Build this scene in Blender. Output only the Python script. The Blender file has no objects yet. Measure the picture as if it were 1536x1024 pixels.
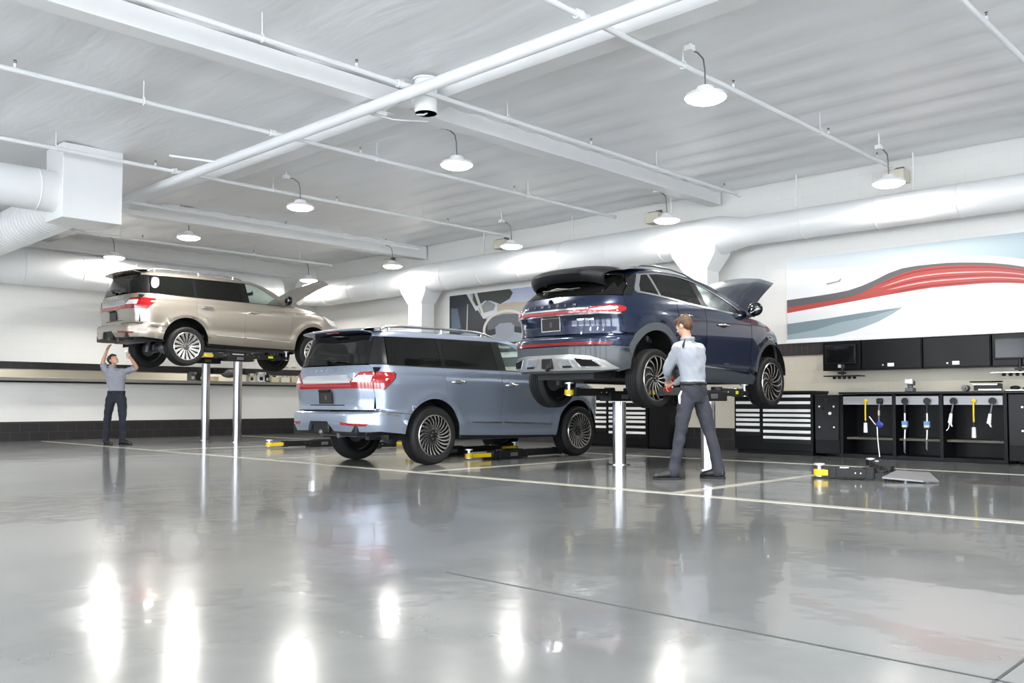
import bpy, bmesh, math, random
from mathutils import Vector, Matrix, noise
random.seed(7)
PI = math.pi
COL = bpy.context.scene.collection
sc = bpy.context.scene

# ------------------------------------------------------------------ materials
MATS = {}
def mat(name, col, rough=0.5, metal=0.0, coat=0.0, spec=0.5, emit=None, es=0.0, alpha=1.0,
        noise_amt=0.0, noise_scale=8.0, bump=0.0, bump_scale=40.0, coat_rough=0.03, trans=0.0):
    if name in MATS: return MATS[name]
    m = bpy.data.materials.new(name); m.use_nodes = True
    nt = m.node_tree; b = nt.nodes['Principled BSDF']
    b.inputs['Base Color'].default_value = (*col, 1)
    b.inputs['Roughness'].default_value = rough
    b.inputs['Metallic'].default_value = metal
    b.inputs['Coat Weight'].default_value = coat
    b.inputs['Coat Roughness'].default_value = coat_rough
    b.inputs['Specular IOR Level'].default_value = spec
    b.inputs['Alpha'].default_value = alpha
    b.inputs['Transmission Weight'].default_value = trans
    if emit:
        b.inputs['Emission Color'].default_value = (*emit, 1)
        b.inputs['Emission Strength'].default_value = es
    tc = nt.nodes.new('ShaderNodeTexCoord')
    if noise_amt > 0:
        n = nt.nodes.new('ShaderNodeTexNoise'); n.inputs['Scale'].default_value = noise_scale
        n.inputs['Detail'].default_value = 4
        nt.links.new(tc.outputs['Object'], n.inputs['Vector'])
        mx = nt.nodes.new('ShaderNodeMix'); mx.data_type = 'RGBA'
        mx.inputs[6].default_value = (*[max(0, c*(1-noise_amt)) for c in col], 1)
        mx.inputs[7].default_value = (*[min(1, c*(1+noise_amt)) for c in col], 1)
        nt.links.new(n.outputs['Fac'], mx.inputs[0]); nt.links.new(mx.outputs[2], b.inputs['Base Color'])
    if bump > 0:
        n2 = nt.nodes.new('ShaderNodeTexNoise'); n2.inputs['Scale'].default_value = bump_scale
        nt.links.new(tc.outputs['Object'], n2.inputs['Vector'])
        bp = nt.nodes.new('ShaderNodeBump'); bp.inputs['Strength'].default_value = bump
        bp.inputs['Distance'].default_value = 0.01
        nt.links.new(n2.outputs['Fac'], bp.inputs['Height']); nt.links.new(bp.outputs[0], b.inputs['Normal'])
    MATS[name] = m
    return m

def see_glass(name, tint, mixf, rough=0.0):
    if name in MATS: return MATS[name]
    m = bpy.data.materials.new(name); m.use_nodes = True; nt = m.node_tree
    nt.nodes.clear()
    o = nt.nodes.new('ShaderNodeOutputMaterial'); t = nt.nodes.new('ShaderNodeBsdfTransparent')
    t.inputs[0].default_value = (*tint, 1)
    g = nt.nodes.new('ShaderNodeBsdfGlossy'); g.inputs['Roughness'].default_value = rough
    g.inputs['Color'].default_value = (1, 1, 1, 1)
    f = nt.nodes.new('ShaderNodeLayerWeight'); f.inputs[0].default_value = .5
    pw = nt.nodes.new('ShaderNodeMath'); pw.operation = 'POWER'; pw.inputs[1].default_value = 4.0
    nt.links.new(f.outputs['Facing'], pw.inputs[0])
    mm = nt.nodes.new('ShaderNodeMath'); mm.operation = 'MULTIPLY_ADD'; mm.inputs[1].default_value = .85; mm.inputs[2].default_value = mixf+.03
    nt.links.new(pw.outputs[0], mm.inputs[0])
    mx = nt.nodes.new('ShaderNodeMixShader')
    nt.links.new(mm.outputs[0], mx.inputs[0]); nt.links.new(t.outputs[0], mx.inputs[1]); nt.links.new(g.outputs[0], mx.inputs[2])
    nt.links.new(mx.outputs[0], o.inputs[0])
    MATS[name] = m; return m

M = {}
M['white'] = mat('white_paint', (.86, .86, .86), .45, noise_amt=.03, noise_scale=3)
M['duct'] = mat('white_duct', (.84, .85, .85), .36, noise_amt=.03, noise_scale=2)
M['pipe'] = mat('white_pipe', (.82, .83, .84), .3)
M['gray'] = mat('gray_paint', (.30, .31, .33), .5, noise_amt=.05)
M['black'] = mat('black_paint', (.006, .006, .007), .22, coat=.3, spec=.35)
M['satin'] = mat('satin_black', (.009, .009, .010), .42, spec=.3)
M['matt'] = mat('matt_black', (.006, .006, .006), .8, spec=.2)
M['rubber'] = mat('tyre_rubber', (.013, .013, .014), .62, spec=.3, bump=.05, bump_scale=60)
M['chrome'] = mat('chrome', (.80, .80, .82), .12, 1.0)
M['steel'] = mat('brushed_steel', (.40, .40, .42), .20, 1.0)
M['iron'] = mat('grey_iron', (.16, .16, .17), .5, .6, noise_amt=.2)
M['alu'] = mat('raw_aluminium', (.55, .55, .56), .35, .9, noise_amt=.15)
M['yellow'] = mat('yellow_paint', (.78, .55, .01), .4)
M['lime'] = mat('lime_label', (.75, .78, .02), .5)
M['cream'] = mat('cream_paint', (.70, .66, .54), .5)
M['red'] = mat('lamp_red', (.30, .004, .008), .12, coat=1)
M['redpale'] = mat('lamp_red_pale', (.34, .05, .055), .15, coat=1)
M['lampwhite'] = mat('lamp_clear', (.75, .75, .76), .1, coat=1)
M['darkglass'] = mat('privacy_glass', (.004, .0045, .004), .03, coat=0, spec=.42)
M['skin'] = mat('skin', (.56, .32, .22), .5, noise_amt=.08, noise_scale=20)
M['glassfront'] = see_glass('tinted_glass', (.80, .88, .85), .02)
M['orange'] = mat('amber', (.7, .16, .02), .3)
M['tan'] = mat('tan_board', (.62, .53, .36), .6, noise_amt=.06)
M['blue'] = mat('blue_plastic', (.03, .06, .35), .4)
M['leather'] = mat('leather_black', (.03, .03, .03), .5)

# ------------------------------------------------------------------ mesh builder
class MB:
    def __init__(s): s.v = []; s.f = []; s.m = []
    def add(s, vs, fs, mi=0):
        o = len(s.v); s.v += [tuple(v) for v in vs]
        s.f += [tuple(i+o for i in f) for f in fs]; s.m += [mi]*len(fs); return s
    def box(s, c, d, mi=0, rz=0.0, mx=None):
        x, y, z = d[0]/2, d[1]/2, d[2]/2
        vs = [Vector((a*x, b*y, e*z)) for a in (-1, 1) for b in (-1, 1) for e in (-1, 1)]
        R = mx if mx is not None else Matrix.Rotation(rz, 3, 'Z')
        vs = [R @ v + Vector(c) for v in vs]
        return s.add(vs, [(0,1,3,2),(4,6,7,5),(0,4,5,1),(2,3,7,6),(0,2,6,4),(1,5,7,3)], mi)
    def prism(s, poly, to3, d0, d1, mi=0):
        n = len(poly)
        vs = [to3(a, b, d0) for a, b in poly] + [to3(a, b, d1) for a, b in poly]
        fs = [tuple(range(n-1, -1, -1)), tuple(range(n, 2*n))] + [(i, (i+1) % n, n+(i+1) % n, n+i) for i in range(n)]
        return s.add(vs, fs, mi)
    def tube(s, pts, r, n=10, mi=0, cap=True, closed=False, flat=1.0):
        pts = [Vector(p) for p in pts]; k = len(pts)
        rs = r if isinstance(r, (list, tuple)) else [r]*k
        rings = []; prev = None
        for i, p in enumerate(pts):
            if closed: t = pts[(i+1) % k]-pts[i-1]
            else: t = pts[min(i+1, k-1)]-pts[max(i-1, 0)]
            t.normalize()
            if prev is None:
                a = Vector((0, 0, 1)) if abs(t.z) < .9 else Vector((1, 0, 0))
                u = t.cross(a).normalized()
            else:
                u = (prev - t*prev.dot(t)).normalized()
            prev = u; w = t.cross(u)
            rings.append([p + (u*math.cos(2*PI*j/n) + w*flat*math.sin(2*PI*j/n))*rs[i] for j in range(n)])
        vs = [v for g in rings for v in g]; fs = []
        for i in range(k if closed else k-1):
            for j in range(n):
                a = i*n+j; b = i*n+(j+1) % n; c = ((i+1) % k)*n+(j+1) % n; d = ((i+1) % k)*n+j
                fs.append((a, b, c, d))
        if cap and not closed:
            fs.append(tuple(range(n-1, -1, -1))); fs.append(tuple((k-1)*n+j for j in range(n)))
        return s.add(vs, fs, mi)
    def cyl(s, a, b, r, n=16, mi=0, r2=None):
        return s.tube([a, b], [r, r if r2 is None else r2], n, mi)
    def lathe(s, prof, c=(0, 0, 0), axis='Z', n=32, mi=0, caps=True):
        """prof: (r, h) along the axis"""
        vs = []; fs = []; k = len(prof)
        for r, h in prof:
            for j in range(n):
                a = 2*PI*j/n; x, y = r*math.cos(a), r*math.sin(a)
                v = {'Z': (x, y, h), 'Y': (x, h, y), 'X': (h, x, y)}[axis]
                vs.append(Vector(v)+Vector(c))
        for i in range(k-1):
            for j in range(n):
                q = (i*n+j, i*n+(j+1) % n, (i+1)*n+(j+1) % n, (i+1)*n+j)
                fs.append(q if axis != 'Y' else q[::-1])
        if caps:
            if prof[0][0] > 1e-5: fs.append(tuple(range(n)) if axis == 'Y' else tuple(range(n-1, -1, -1)))
            if prof[-1][0] > 1e-5:
                t = tuple((k-1)*n+j for j in range(n)); fs.append(t[::-1] if axis == 'Y' else t)
        return s.add(vs, fs, mi)
    def ell(s, c, r, n=16, m=10, mi=0, mx=None):
        vs = []; fs = []
        for i in range(m+1):
            t = PI*i/m
            for j in range(n):
                a = 2*PI*j/n
                v = Vector((r[0]*math.sin(t)*math.cos(a), r[1]*math.sin(t)*math.sin(a), r[2]*math.cos(t)))
                if mx is not None: v = mx @ v
                vs.append(v+Vector(c))
        for i in range(m):
            for j in range(n):
                fs.append((i*n+j, (i+1)*n+j, (i+1)*n+(j+1) % n, i*n+(j+1) % n))
        return s.add(vs, fs, mi)
    def grid(s, rows, mi=0, closed=False):
        """rows: list of equal-length lists of points"""
        n = len(rows[0]); vs = [p for r in rows for p in r]; fs = []
        for i in range(len(rows)-1):
            for j in range(n if closed else n-1):
                fs.append((i*n+j, i*n+(j+1) % n, (i+1)*n+(j+1) % n, (i+1)*n+j))
        return s.add(vs, fs, mi)
    def build(s, name, mats, parent=None, bevel=0, smooth=True, angle=40, loc=None, solid=0, segs=2):
        me = bpy.data.meshes.new(name); me.from_pydata([tuple(v) for v in s.v], [], s.f)
        if not isinstance(mats, (list, tuple)): mats = [mats]
        for m_ in mats: me.materials.append(m_)
        if len(mats) > 1: me.polygons.foreach_set('material_index', s.m)
        bm = bmesh.new(); bm.from_mesh(me)
        bmesh.ops.remove_doubles(bm, verts=bm.verts, dist=1e-5)
        bmesh.ops.recalc_face_normals(bm, faces=bm.faces) if not getattr(s, 'keep', False) else None
        bm.to_mesh(me); bm.free()
        me.polygons.foreach_set('use_smooth', [smooth]*len(me.polygons))
        if smooth: me.set_sharp_from_angle(angle=math.radians(angle))
        o = bpy.data.objects.new(name, me); COL.objects.link(o)
        if parent: o.parent = parent
        if loc: o.location = loc
        if solid:
            md = o.modifiers.new('solid', 'SOLIDIFY'); md.thickness = solid; md.offset = 0
        if bevel:
            md = o.modifiers.new('bevel', 'BEVEL'); md.width = bevel; md.segments = segs; md.limit_method = 'ANGLE'
            md.angle_limit = math.radians(40); md.harden_normals = False
        return o

def tag(o, label, cat=None, group=None, kind=None):
    if label: o['label'] = label
    if cat: o['category'] = cat
    if group: o['group'] = group
    if kind: o['kind'] = kind
    return o
def struct(o, label=None):
    o['kind'] = 'structure'
    if label: o['label'] = label
    return o
def empty(name, loc, rz=0, label=None, cat=None, group=None):
    o = bpy.data.objects.new(name, None); COL.objects.link(o)
    o.location = loc; o.rotation_euler = (0, 0, rz); o.empty_display_size = .2
    return tag(o, label, cat, group)
def kids(o): return [c for c in bpy.data.objects if c.parent == o]
def copy_tree(o, parent=None, **kw):
    c = o.copy(); COL.objects.link(c)
    if parent: c.parent = parent
    for ch in kids(o): copy_tree(ch, c)
    for k, v in kw.items():
        if k == 'loc': c.location = v
        elif k == 'rz': c.rotation_euler = (0, 0, v)
        else: c[k] = v
    return c
def text_mesh(txt, size, mats, depth=.003, spacing=1.0, bold=0.0, sx=1.0):
    cu = bpy.data.curves.new('lettering', 'FONT'); cu.body = txt; cu.size = size; cu.extrude = depth
    cu.align_x = 'CENTER'; cu.align_y = 'CENTER'; cu.space_character = spacing; cu.offset = bold
    to = bpy.data.objects.new('lettering_source', cu); COL.objects.link(to)
    dg = bpy.context.evaluated_depsgraph_get(); dg.update()
    me = bpy.data.meshes.new_from_object(to.evaluated_get(dg))
    bpy.data.objects.remove(to); bpy.data.curves.remove(cu)
    for v in me.vertices: v.co.x *= sx
    me.materials.clear(); me.materials.append(mats)
    return me
def obj(name, me, parent=None):
    o = bpy.data.objects.new(name, me); COL.objects.link(o)
    if parent: o.parent = parent
    return o
def interp(tab, z):
    if z <= tab[0][0]: return tab[0][1]
    for (a, b), (c, d) in zip(tab, tab[1:]):
        if z <= c:
            t = (z-a)/(c-a)
            return b+(d-b)*t
    return tab[-1][1]
class Smooth:
    """monotone-ish cubic (Catmull-Rom) table"""
    def __init__(s, tab): s.t = tab
    def __call__(s, z):
        t = s.t
        if z <= t[0][0]: return t[0][1]
        if z >= t[-1][0]: return t[-1][1]
        for i in range(len(t)-1):
            if z <= t[i+1][0]:
                x0, y0 = t[i]; x1, y1 = t[i+1]; h = x1-x0
                def sl(k):
                    if k <= 0 or k >= len(t)-1: return None
                    a = (t[k][1]-t[k-1][1])/(t[k][0]-t[k-1][0]); b = (t[k+1][1]-t[k][1])/(t[k+1][0]-t[k][0])
                    return 0 if a*b <= 0 else 2*a*b/(a+b)
                d = (y1-y0)/h
                m0 = sl(i); m1 = sl(i+1)
                if m0 is None: m0 = d
                if m1 is None: m1 = d
                u = (z-x0)/h
                return ((2*u**3-3*u*u+1)*y0+(u**3-2*u*u+u)*h*m0+(-2*u**3+3*u*u)*y1+(u**3-u*u)*h*m1)
# ------------------------------------------------------------------ camera and light
CAMH = 0.8536
cam = bpy.data.objects.new('camera', bpy.data.cameras.new('camera')); COL.objects.link(cam)
sc.camera = cam
yaw, pitch, roll, FPX = 0.7661, 0.0442, 0.0006, 1345.92
cam.location = (0, 0, CAMH)
f_ = Vector((math.cos(yaw)*math.cos(pitch), math.sin(yaw)*math.cos(pitch), math.sin(pitch)))
r0 = Vector((math.sin(yaw), -math.cos(yaw), 0)); u0 = r0.cross(f_)
r_ = r0*math.cos(roll)+u0*math.sin(roll); u_ = -r0*math.sin(roll)+u0*math.cos(roll)
cam.rotation_euler = Matrix((r_, u_, -f_)).transposed().to_euler()
cam.data.sensor_width = 36; cam.data.lens = 36*FPX/1536
cam.data.shift_y = (544.61-512)/1536
cam.data.clip_end = 200; cam.data.clip_start = .05
w = bpy.data.worlds.new('world'); sc.world = w; w.use_nodes = True
w.node_tree.nodes['Background'].inputs[0].default_value = (.88, .94, 1, 1)
w.node_tree.nodes['Background'].inputs[1].default_value = 8.0
sc.view_settings.view_transform = 'Standard'; sc.view_settings.look = 'None'
sc.view_settings.gamma = 1; sc.view_settings.exposure = 0.55; sc.view_settings.use_curve_mapping = False

XW, YW, ZC = 14.5, 21.7, 4.72
XB, YB = -9.0, -7.0

# ------------------------------------------------------------------ floor
def floor_mat():
    m = bpy.data.materials.new('polished_concrete'); m.use_nodes = True; nt = m.node_tree
    b = nt.nodes['Principled BSDF']; L = nt.links.new
    tc = nt.nodes.new('ShaderNodeTexCoord')
    n1 = nt.nodes.new('ShaderNodeTexNoise'); n1.inputs['Scale'].default_value = .55; n1.inputs['Detail'].default_value = 8
    n1.inputs['Roughness'].default_value = .62; n1.inputs['Distortion'].default_value = .8
    n2 = nt.nodes.new('ShaderNodeTexNoise'); n2.inputs['Scale'].default_value = 5; n2.inputs['Detail'].default_value = 6
    L(tc.outputs['Object'], n1.inputs['Vector']); L(tc.outputs['Object'], n2.inputs['Vector'])
    add = nt.nodes.new('ShaderNodeMath'); add.operation = 'MULTIPLY_ADD'; add.inputs[1].default_value = .35
    L(n2.outputs['Fac'], add.inputs[0]); L(n1.outputs['Fac'], add.inputs[2])
    cr = nt.nodes.new('ShaderNodeValToRGB')
    cr.color_ramp.elements[0].position = .35; cr.color_ramp.elements[0].color = (.118, .125, .127, 1)
    cr.color_ramp.elements[1].position = 1.0; cr.color_ramp.elements[1].color = (.190, .195, .194, 1)
    L(add.outputs[0], cr.inputs[0]); L(cr.outputs[0], b.inputs['Base Color'])
    b.inputs['Roughness'].default_value = .16; b.inputs['Specular IOR Level'].default_value = .45
    b.inputs['Coat Weight'].default_value = .26; b.inputs['Coat Roughness'].default_value = .035
    rr = nt.nodes.new('ShaderNodeMapRange'); rr.inputs['To Min'].default_value = .11; rr.inputs['To Max'].default_value = .24
    L(n1.outputs['Fac'], rr.inputs['Value']); L(rr.outputs[0], b.inputs['Roughness'])
    n3 = nt.nodes.new('ShaderNodeTexNoise'); n3.inputs['Scale'].default_value = 1.6; n3.inputs['Detail'].default_value = 3
    L(tc.outputs['Object'], n3.inputs['Vector'])
    bp = nt.nodes.new('ShaderNodeBump'); bp.inputs['Strength'].default_value = .22; bp.inputs['Distance'].default_value = .02
    L(n3.outputs['Fac'], bp.inputs['Height']); L(bp.outputs[0], b.inputs['Normal']); L(bp.outputs[0], b.inputs['Coat Normal'])
    return m
M['floor'] = floor_mat()
fl = MB().box(((XB+XW+3)/2, (YB+YW+3)/2, -.1), (XW+3-XB, YW+3-YB, .2)).build('floor', M['floor'], smooth=False)
struct(fl, 'glossy polished grey concrete floor')
M['trench'] = mat('trench_brown', (.025, .018, .016), .5)
M['joint'] = mat('joint_filler', (.07, .075, .08), .9, spec=.1)
mb = MB()
mb.box((3.06, -1.6, .0005), (.010, 10, .003)); mb.box((-.7, 7, .0005), (.010, 28, .003)); mb.box((2.8, .87, .0005), (23, .010, .003))
struct(mb.build('trim_1', M['joint'], smooth=False), 'thin saw-cut joints in the floor')
# painted bay lines
M['line'] = mat('cream_floor_paint', (.55, .53, .45), .25, coat=.4, noise_amt=.06, noise_scale=6)
def stripe(a, b, wd, label):
    a = Vector((*a, 0)); b = Vector((*b, 0)); d = (b-a).normalized(); n = Vector((-d.y, d.x, 0))*wd/2
    o = MB().prism([(p.x, p.y) for p in (a-n, b-n, b+n, a+n)], lambda x, y, h: (x, y, h), .0, .0035).build('floor_line', M['line'], smooth=False)
    tag(o, label, 'floor marking', 'painted bay lines')
stripe((7.20, -2.0), (7.20, YW-.35), .12, 'long cream line along the open front of the bays')
stripe((11.98, 1.0), (11.98, YW-.35), .11, 'long cream line behind the lifts, in front of the tool cabinets')
stripe((7.25, 4.83), (11.93, 4.83), .11, 'cream divider line on the near side of the mechanic in pale shirt')
stripe((7.25, 8.55), (11.93, 8.55), .11, 'cream divider line between the dark blue and the light blue suv')
stripe((7.25, 12.15), (11.93, 12.15), .11, 'cream divider line on the far side of the light blue suv')
stripe((7.25, 15.9), (11.93, 15.9), .11, 'cream divider line in front of the raised champagne suv')

# ------------------------------------------------------------------ walls
def block_mat(name, col, axis, bw=.40, bh=.20, joint=.955, bumpd=.0015, rough=.45, low=None):
    m = bpy.data.materials.new(name); m.use_nodes = True; nt = m.node_tree; L = nt.links.new
    b = nt.nodes['Principled BSDF']; b.inputs['Roughness'].default_value = rough
    tc = nt.nodes.new('ShaderNodeTexCoord'); sp = nt.nodes.new('ShaderNodeSeparateXYZ'); cb = nt.nodes.new('ShaderNodeCombineXYZ')
    L(tc.outputs['Object'], sp.inputs[0]); L(sp.outputs['X' if axis == 'x' else 'Y'], cb.inputs[0]); L(sp.outputs['Z'], cb.inputs[1])
    br = nt.nodes.new('ShaderNodeTexBrick'); br.inputs['Scale'].default_value = 1
    br.inputs['Brick Width'].default_value = bw; br.inputs['Row Height'].default_value = bh
    br.inputs['Mortar Size'].default_value = .005; br.inputs['Mortar Smooth'].default_value = .4
    br.inputs['Color1'].default_value = (*col, 1); br.inputs['Color2'].default_value = (*[c*.985 for c in col], 1)
    br.inputs['Mortar'].default_value = (*[c*joint for c in col], 1)
    L(cb.outputs[0], br.inputs['Vector']); L(br.outputs['Color'], b.inputs['Base Color'])
    if low:
        gt = nt.nodes.new('ShaderNodeMath'); gt.operation = 'LESS_THAN'; gt.inputs[1].default_value = low[0]; L(sp.outputs['Z'], gt.inputs[0])
        mx = nt.nodes.new('ShaderNodeMix'); mx.data_type = 'RGBA'; mx.blend_type = 'MULTIPLY'; L(gt.outputs[0], mx.inputs[0])
        L(br.outputs['Color'], mx.inputs[6]); mx.inputs[7].default_value = (*low[1], 1); L(mx.outputs[2], b.inputs['Base Color'])
    bp = nt.nodes.new('ShaderNodeBump'); bp.invert = True; bp.inputs['Strength'].default_value = .5; bp.inputs['Distance'].default_value = bumpd
    L(br.outputs['Fac'], bp.inputs['Height']); L(bp.outputs[0], b.inputs['Normal'])
    return m
M['blockx'] = block_mat('white_block_x', (.76, .755, .73), 'x')
M['blocky'] = block_mat('white_block_y', (.80, .79, .765), 'y', low=(1.72, (.78, .735, .63)))
M['bandx'] = block_mat('black_tile_x', (.018, .016, .017), 'x', .40, .20, 3.0, rough=.35)
M['bandy'] = block_mat('black_tile_y', (.030, .027, .027), 'y', .10, .40, 2.0, rough=.4)
M['basey'] = block_mat('black_tile_base_y', (.018, .016, .017), 'y', .40, .20, 3.0, rough=.35)
struct(MB().box((XW+.15, (YB+YW)/2, ZC/2+.1), (.3, YW-YB, ZC+.6)).build('wall_right', M['blocky'], smooth=False), 'white painted block wall with murals')
# left wall with a serving opening along its middle
OZ0, OZ1 = 1.30, 1.60
lw = MB()
lw.box(((XB+XW)/2, YW+.15, OZ0/2), (XW-XB, .3, OZ0))
lw.box(((XB+XW)/2, YW+.15, (OZ1+ZC+.4)/2), (XW-XB, .3, ZC+.4-OZ1))
struct(lw.build('wall_left', M['blockx'], smooth=False), 'white painted block wall with a long low opening')
struct(MB().box(((XB+XW)/2, YW+2.3, ZC/2), (XW-XB, .1, ZC)).build('wall_back', M['cream'], smooth=False), 'cream wall of the room seen through the opening')
struct(MB().box(((XB+XW)/2, YW-.012, .215), (XW-XB, .024, .43)).build('baseboard_left', M['bandx'], smooth=False), 'black tiled base course')
struct(MB().box((XW-.012, (YB+YW)/2, .2), (.024, YW-YB, .40)).build('baseboard_right', M['basey'], smooth=False), 'black tiled base course')
struct(MB().box(((XB+XW)/2, YW-.010, 1.685), (XW-XB, .02, .16)).build('trim_2', M['bandx'], smooth=False), 'black tile band above the opening')
struct(MB().box((XW-.010, 8.5, 1.775), (.02, 22, .21)).build('trim_3', M['bandy'], smooth=False), 'black tile band on the right wall')
mb = MB().box(((XB+XW)/2-.05, YW+.05, 1.375), (XW-XB-.12, .50, .075), 0).box(((XB+XW)/2-.05, YW+.05, 1.32), (XW-XB-.12, .44, .035), 1)
M['ledge'] = mat('grey_worktop', (.22, .21, .20), .3)
tag(mb.build('counter_ledge', [M['ledge'], M['black']], bevel=.006), 'long grey worktop ledge with black edge running along the left wall opening', 'counter')

# ------------------------------------------------------------------ ceiling: sagging white foil
def ceil_mat():
    m = bpy.data.materials.new('white_foil'); m.use_nodes = True; nt = m.node_tree; L = nt.links.new
    b = nt.nodes['Principled BSDF']; b.inputs['Base Color'].default_value = (.90, .905, .915, 1)
    b.inputs['Roughness'].default_value = .42; b.inputs['Specular IOR Level'].default_value = .7
    b.inputs['Metallic'].default_value = .08
    tc = nt.nodes.new('ShaderNodeTexCoord'); mp = nt.nodes.new('ShaderNodeMapping')
    mp.inputs['Scale'].default_value = (1.9, .40, 1)
    mp.inputs['Rotation'].default_value = (0, 0, .12)
    n = nt.nodes.new('ShaderNodeTexNoise'); n.inputs['Scale'].default_value = 1.3; n.inputs['Detail'].default_value = 3
    n.inputs['Distortion'].default_value = .6
    L(tc.outputs['Object'], mp.inputs[0]); L(mp.outputs[0], n.inputs['Vector'])
    bp = nt.nodes.new('ShaderNodeBump'); bp.inputs['Strength'].default_value = .55; bp.inputs['Distance'].default_value = .05
    L(n.outputs['Fac'], bp.inputs['Height']); L(bp.outputs[0], b.inputs['Normal'])
    return m
M['foil'] = ceil_mat()
def ceil_z(x, y):
    seg = .62 if x > 7 else 1.25
    t = ((x+50) % seg)/seg
    sag = math.sin(PI*t)
    amp = .055 if x > 7 else .03
    n = noise.noise(Vector((x*.7, y*.35, 0)))*.03 + noise.noise(Vector((x*2.2, y*.8, 4)))*.012
    return ZC+.03 - amp*sag**.8 + n
rows = []
nx, ny = 190, 90
for i in range(nx+1):
    x = XB+(XW-XB)*i/nx
    rows.append([(x, YB+(YW-YB)*j/ny, ceil_z(x, YB+(YW-YB)*j/ny)) for j in range(ny+1)])
cm = MB().grid(rows)
cm.box(((XB+XW)/2, (YB+YW)/2, ZC+.22), (XW-XB, YW-YB, .12))
struct(cm.build('ceiling', M['foil'], angle=60), 'ribbed glossy white insulation ceiling')

# ------------------------------------------------------------------ beams
def ibeam_profile(wf, h, tf=.018, tw=.02):
    return [(-wf/2, 0), (wf/2, 0), (wf/2, tf), (tw/2, tf), (tw/2, h-tf), (wf/2, h-tf), (wf/2, h), (-wf/2, h), (-wf/2, h-tf), (-tw/2, h-tf), (-tw/2, tf), (-wf/2, tf)]
def box_beam(name, a, b, axis, c, z0, z1, wd, label, slope=0):
    mb = MB(); L_ = (b-a)
    if axis == 'x': mb.box(((a+b)/2, c, (z0+z1)/2), (L_, wd, z1-z0)); mb.box(((a+b)/2, c, z0-.008), (L_, wd+.05, .016))
    else: mb.box((c, (a+b)/2, (z0+z1)/2), (wd, L_, z1-z0)); mb.box((c, (a+b)/2, z0-.008), (wd+.05, L_, .016))
    o = mb.build(name, M['white'], bevel=.004); return tag(o, label, 'beam', 'ceiling beams')
box_beam('ceiling_beam', XB, XW-.05, 'x', 8.67, 4.50, ZC, .20, 'thick white beam crossing the middle of the ceiling to the right wall')
box_beam('ceiling_beam', XB, XW-.05, 'x', 16.95, 4.42, ZC, .22, 'white beam high above the raised champagne suv')
box_beam('ceiling_beam', YB, YW-.05, 'y', 7.20, 4.52, ZC, .22, 'white cross beam above the fat sprinkler main')

# ------------------------------------------------------------------ sprinkler pipes
def hanger(mb, x, y, z0, r):
    mb.cyl((x, y, z0+r*1.9), (x, y, ZC+.01), .006, 6)
    mb.tube([(x, y+r*1.35*math.cos(a), z0+r*1.35*math.sin(a)+.004) for a in [2*PI*k/12 for k in range(12)]], .006, 6, closed=True)
    mb.cyl((x, y, z0+r*1.3), (x, y, z0+r*2.1), .011, 6)
ZP = 4.47
mains = empty('sprinkler_main', (6.47, 6, 4.39), 0, 'fat white sprinkler main running overhead across all branch pipes', 'pipe')
MB().cyl((0, YB-6, 0), (0, 20.6-6, 0), .07, 20).build('pipe', M['pipe'], mains)
for y in (4.0, 6.7, 9.35, 12.2, 14.9, 18.0):
    hm = MB(); hm.tube([(.0+.078*math.cos(a), y-6, .078*math.sin(a)) for a in [2*PI*k/14 for k in range(14)]], .007, 6, closed=True)
MB().cyl((-.02, 12.25-6, .02), (-.55, 12.7-6, .10), .018, 8).build('brace', M['pipe'], mains)
pass
ys_heads = {2.57: (9.2, 12.3), 5.25: (9.15, 11.65, 13.3), 7.88: (5.75, 9.8, 13.4), 10.58: (3.18, 7.8, 11.05), 13.45: (6.05, 9.4, 12.1), 16.1: (7.75, 10.0, 12.6), 19.7: (6.05, 8.6, 11.35)}
labs = {2.57: 'sprinkler branch pipe at the top right corner of the photo', 5.25: 'sprinkler branch pipe passing just above the nearest lamp',
        7.88: 'sprinkler branch pipe running beside the thick middle beam', 10.58: 'sprinkler branch pipe, next one to the left of the middle beam',
        13.45: 'sprinkler branch pipe running past the top of the square duct box', 16.1: 'sprinkler branch pipe along the far beam above the champagne suv',
        19.7: 'sprinkler branch pipe closest to the left wall'}
for y, hs in ys_heads.items():
    e = empty('sprinkler_pipe', (6.47, y, ZP), 0, labs[y], 'pipe', 'sprinkler branch pipes')
    x1 = 13.85 if y < 15 else 13.6
    MB().cyl((XB-6.47, 0, 0), (-.10, 0, .0), .030, 14).cyl((.10, 0, 0), (x1-6.47, 0, 0), .030, 14) \
        .cyl((-.16, 0, 0), (-.08, 0, .01), .045, 12).cyl((.08, 0, .01), (.16, 0, 0), .045, 12).cyl((-.1, 0, .0), (.1, 0, .02), .03, 10) \
        .cyl((x1-6.47-.02, 0, 0), (x1-6.47+.03, 0, 0), .042, 12).build('pipe', M['pipe'], e)
    for xh in (1.6, 4.6, 8.1, 11.4):
        hb = MB(); hanger(hb, xh-6.47, 0, 0, .03)
        hb.v = [(a, b, min(c, ZC-ZP+.02)) for a, b, c in hb.v]
        hb.build('hanger', M['pipe'], e)
    for xh in hs:
        h = MB().cyl((xh-6.47, 0, .03), (xh-6.47, 0, .075), .016, 8, 0).cyl((xh-6.47, 0, .075), (xh-6.47, 0, .09), .011, 8, 1) \
            .cyl((xh-6.47, 0, .108), (xh-6.47, 0, .113), .017, 10, 1).tube([(xh-6.47-.014, 0, .085), (xh-6.47-.016, 0, .098), (xh-6.47, 0, .109)], .003, 6, 1) \
            .tube([(xh-6.47+.014, 0, .085), (xh-6.47+.016, 0, .098), (xh-6.47, 0, .109)], .003, 6, 1)
        h.build('sprinkler_head', [M['pipe'], M['iron']], e)

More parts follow.
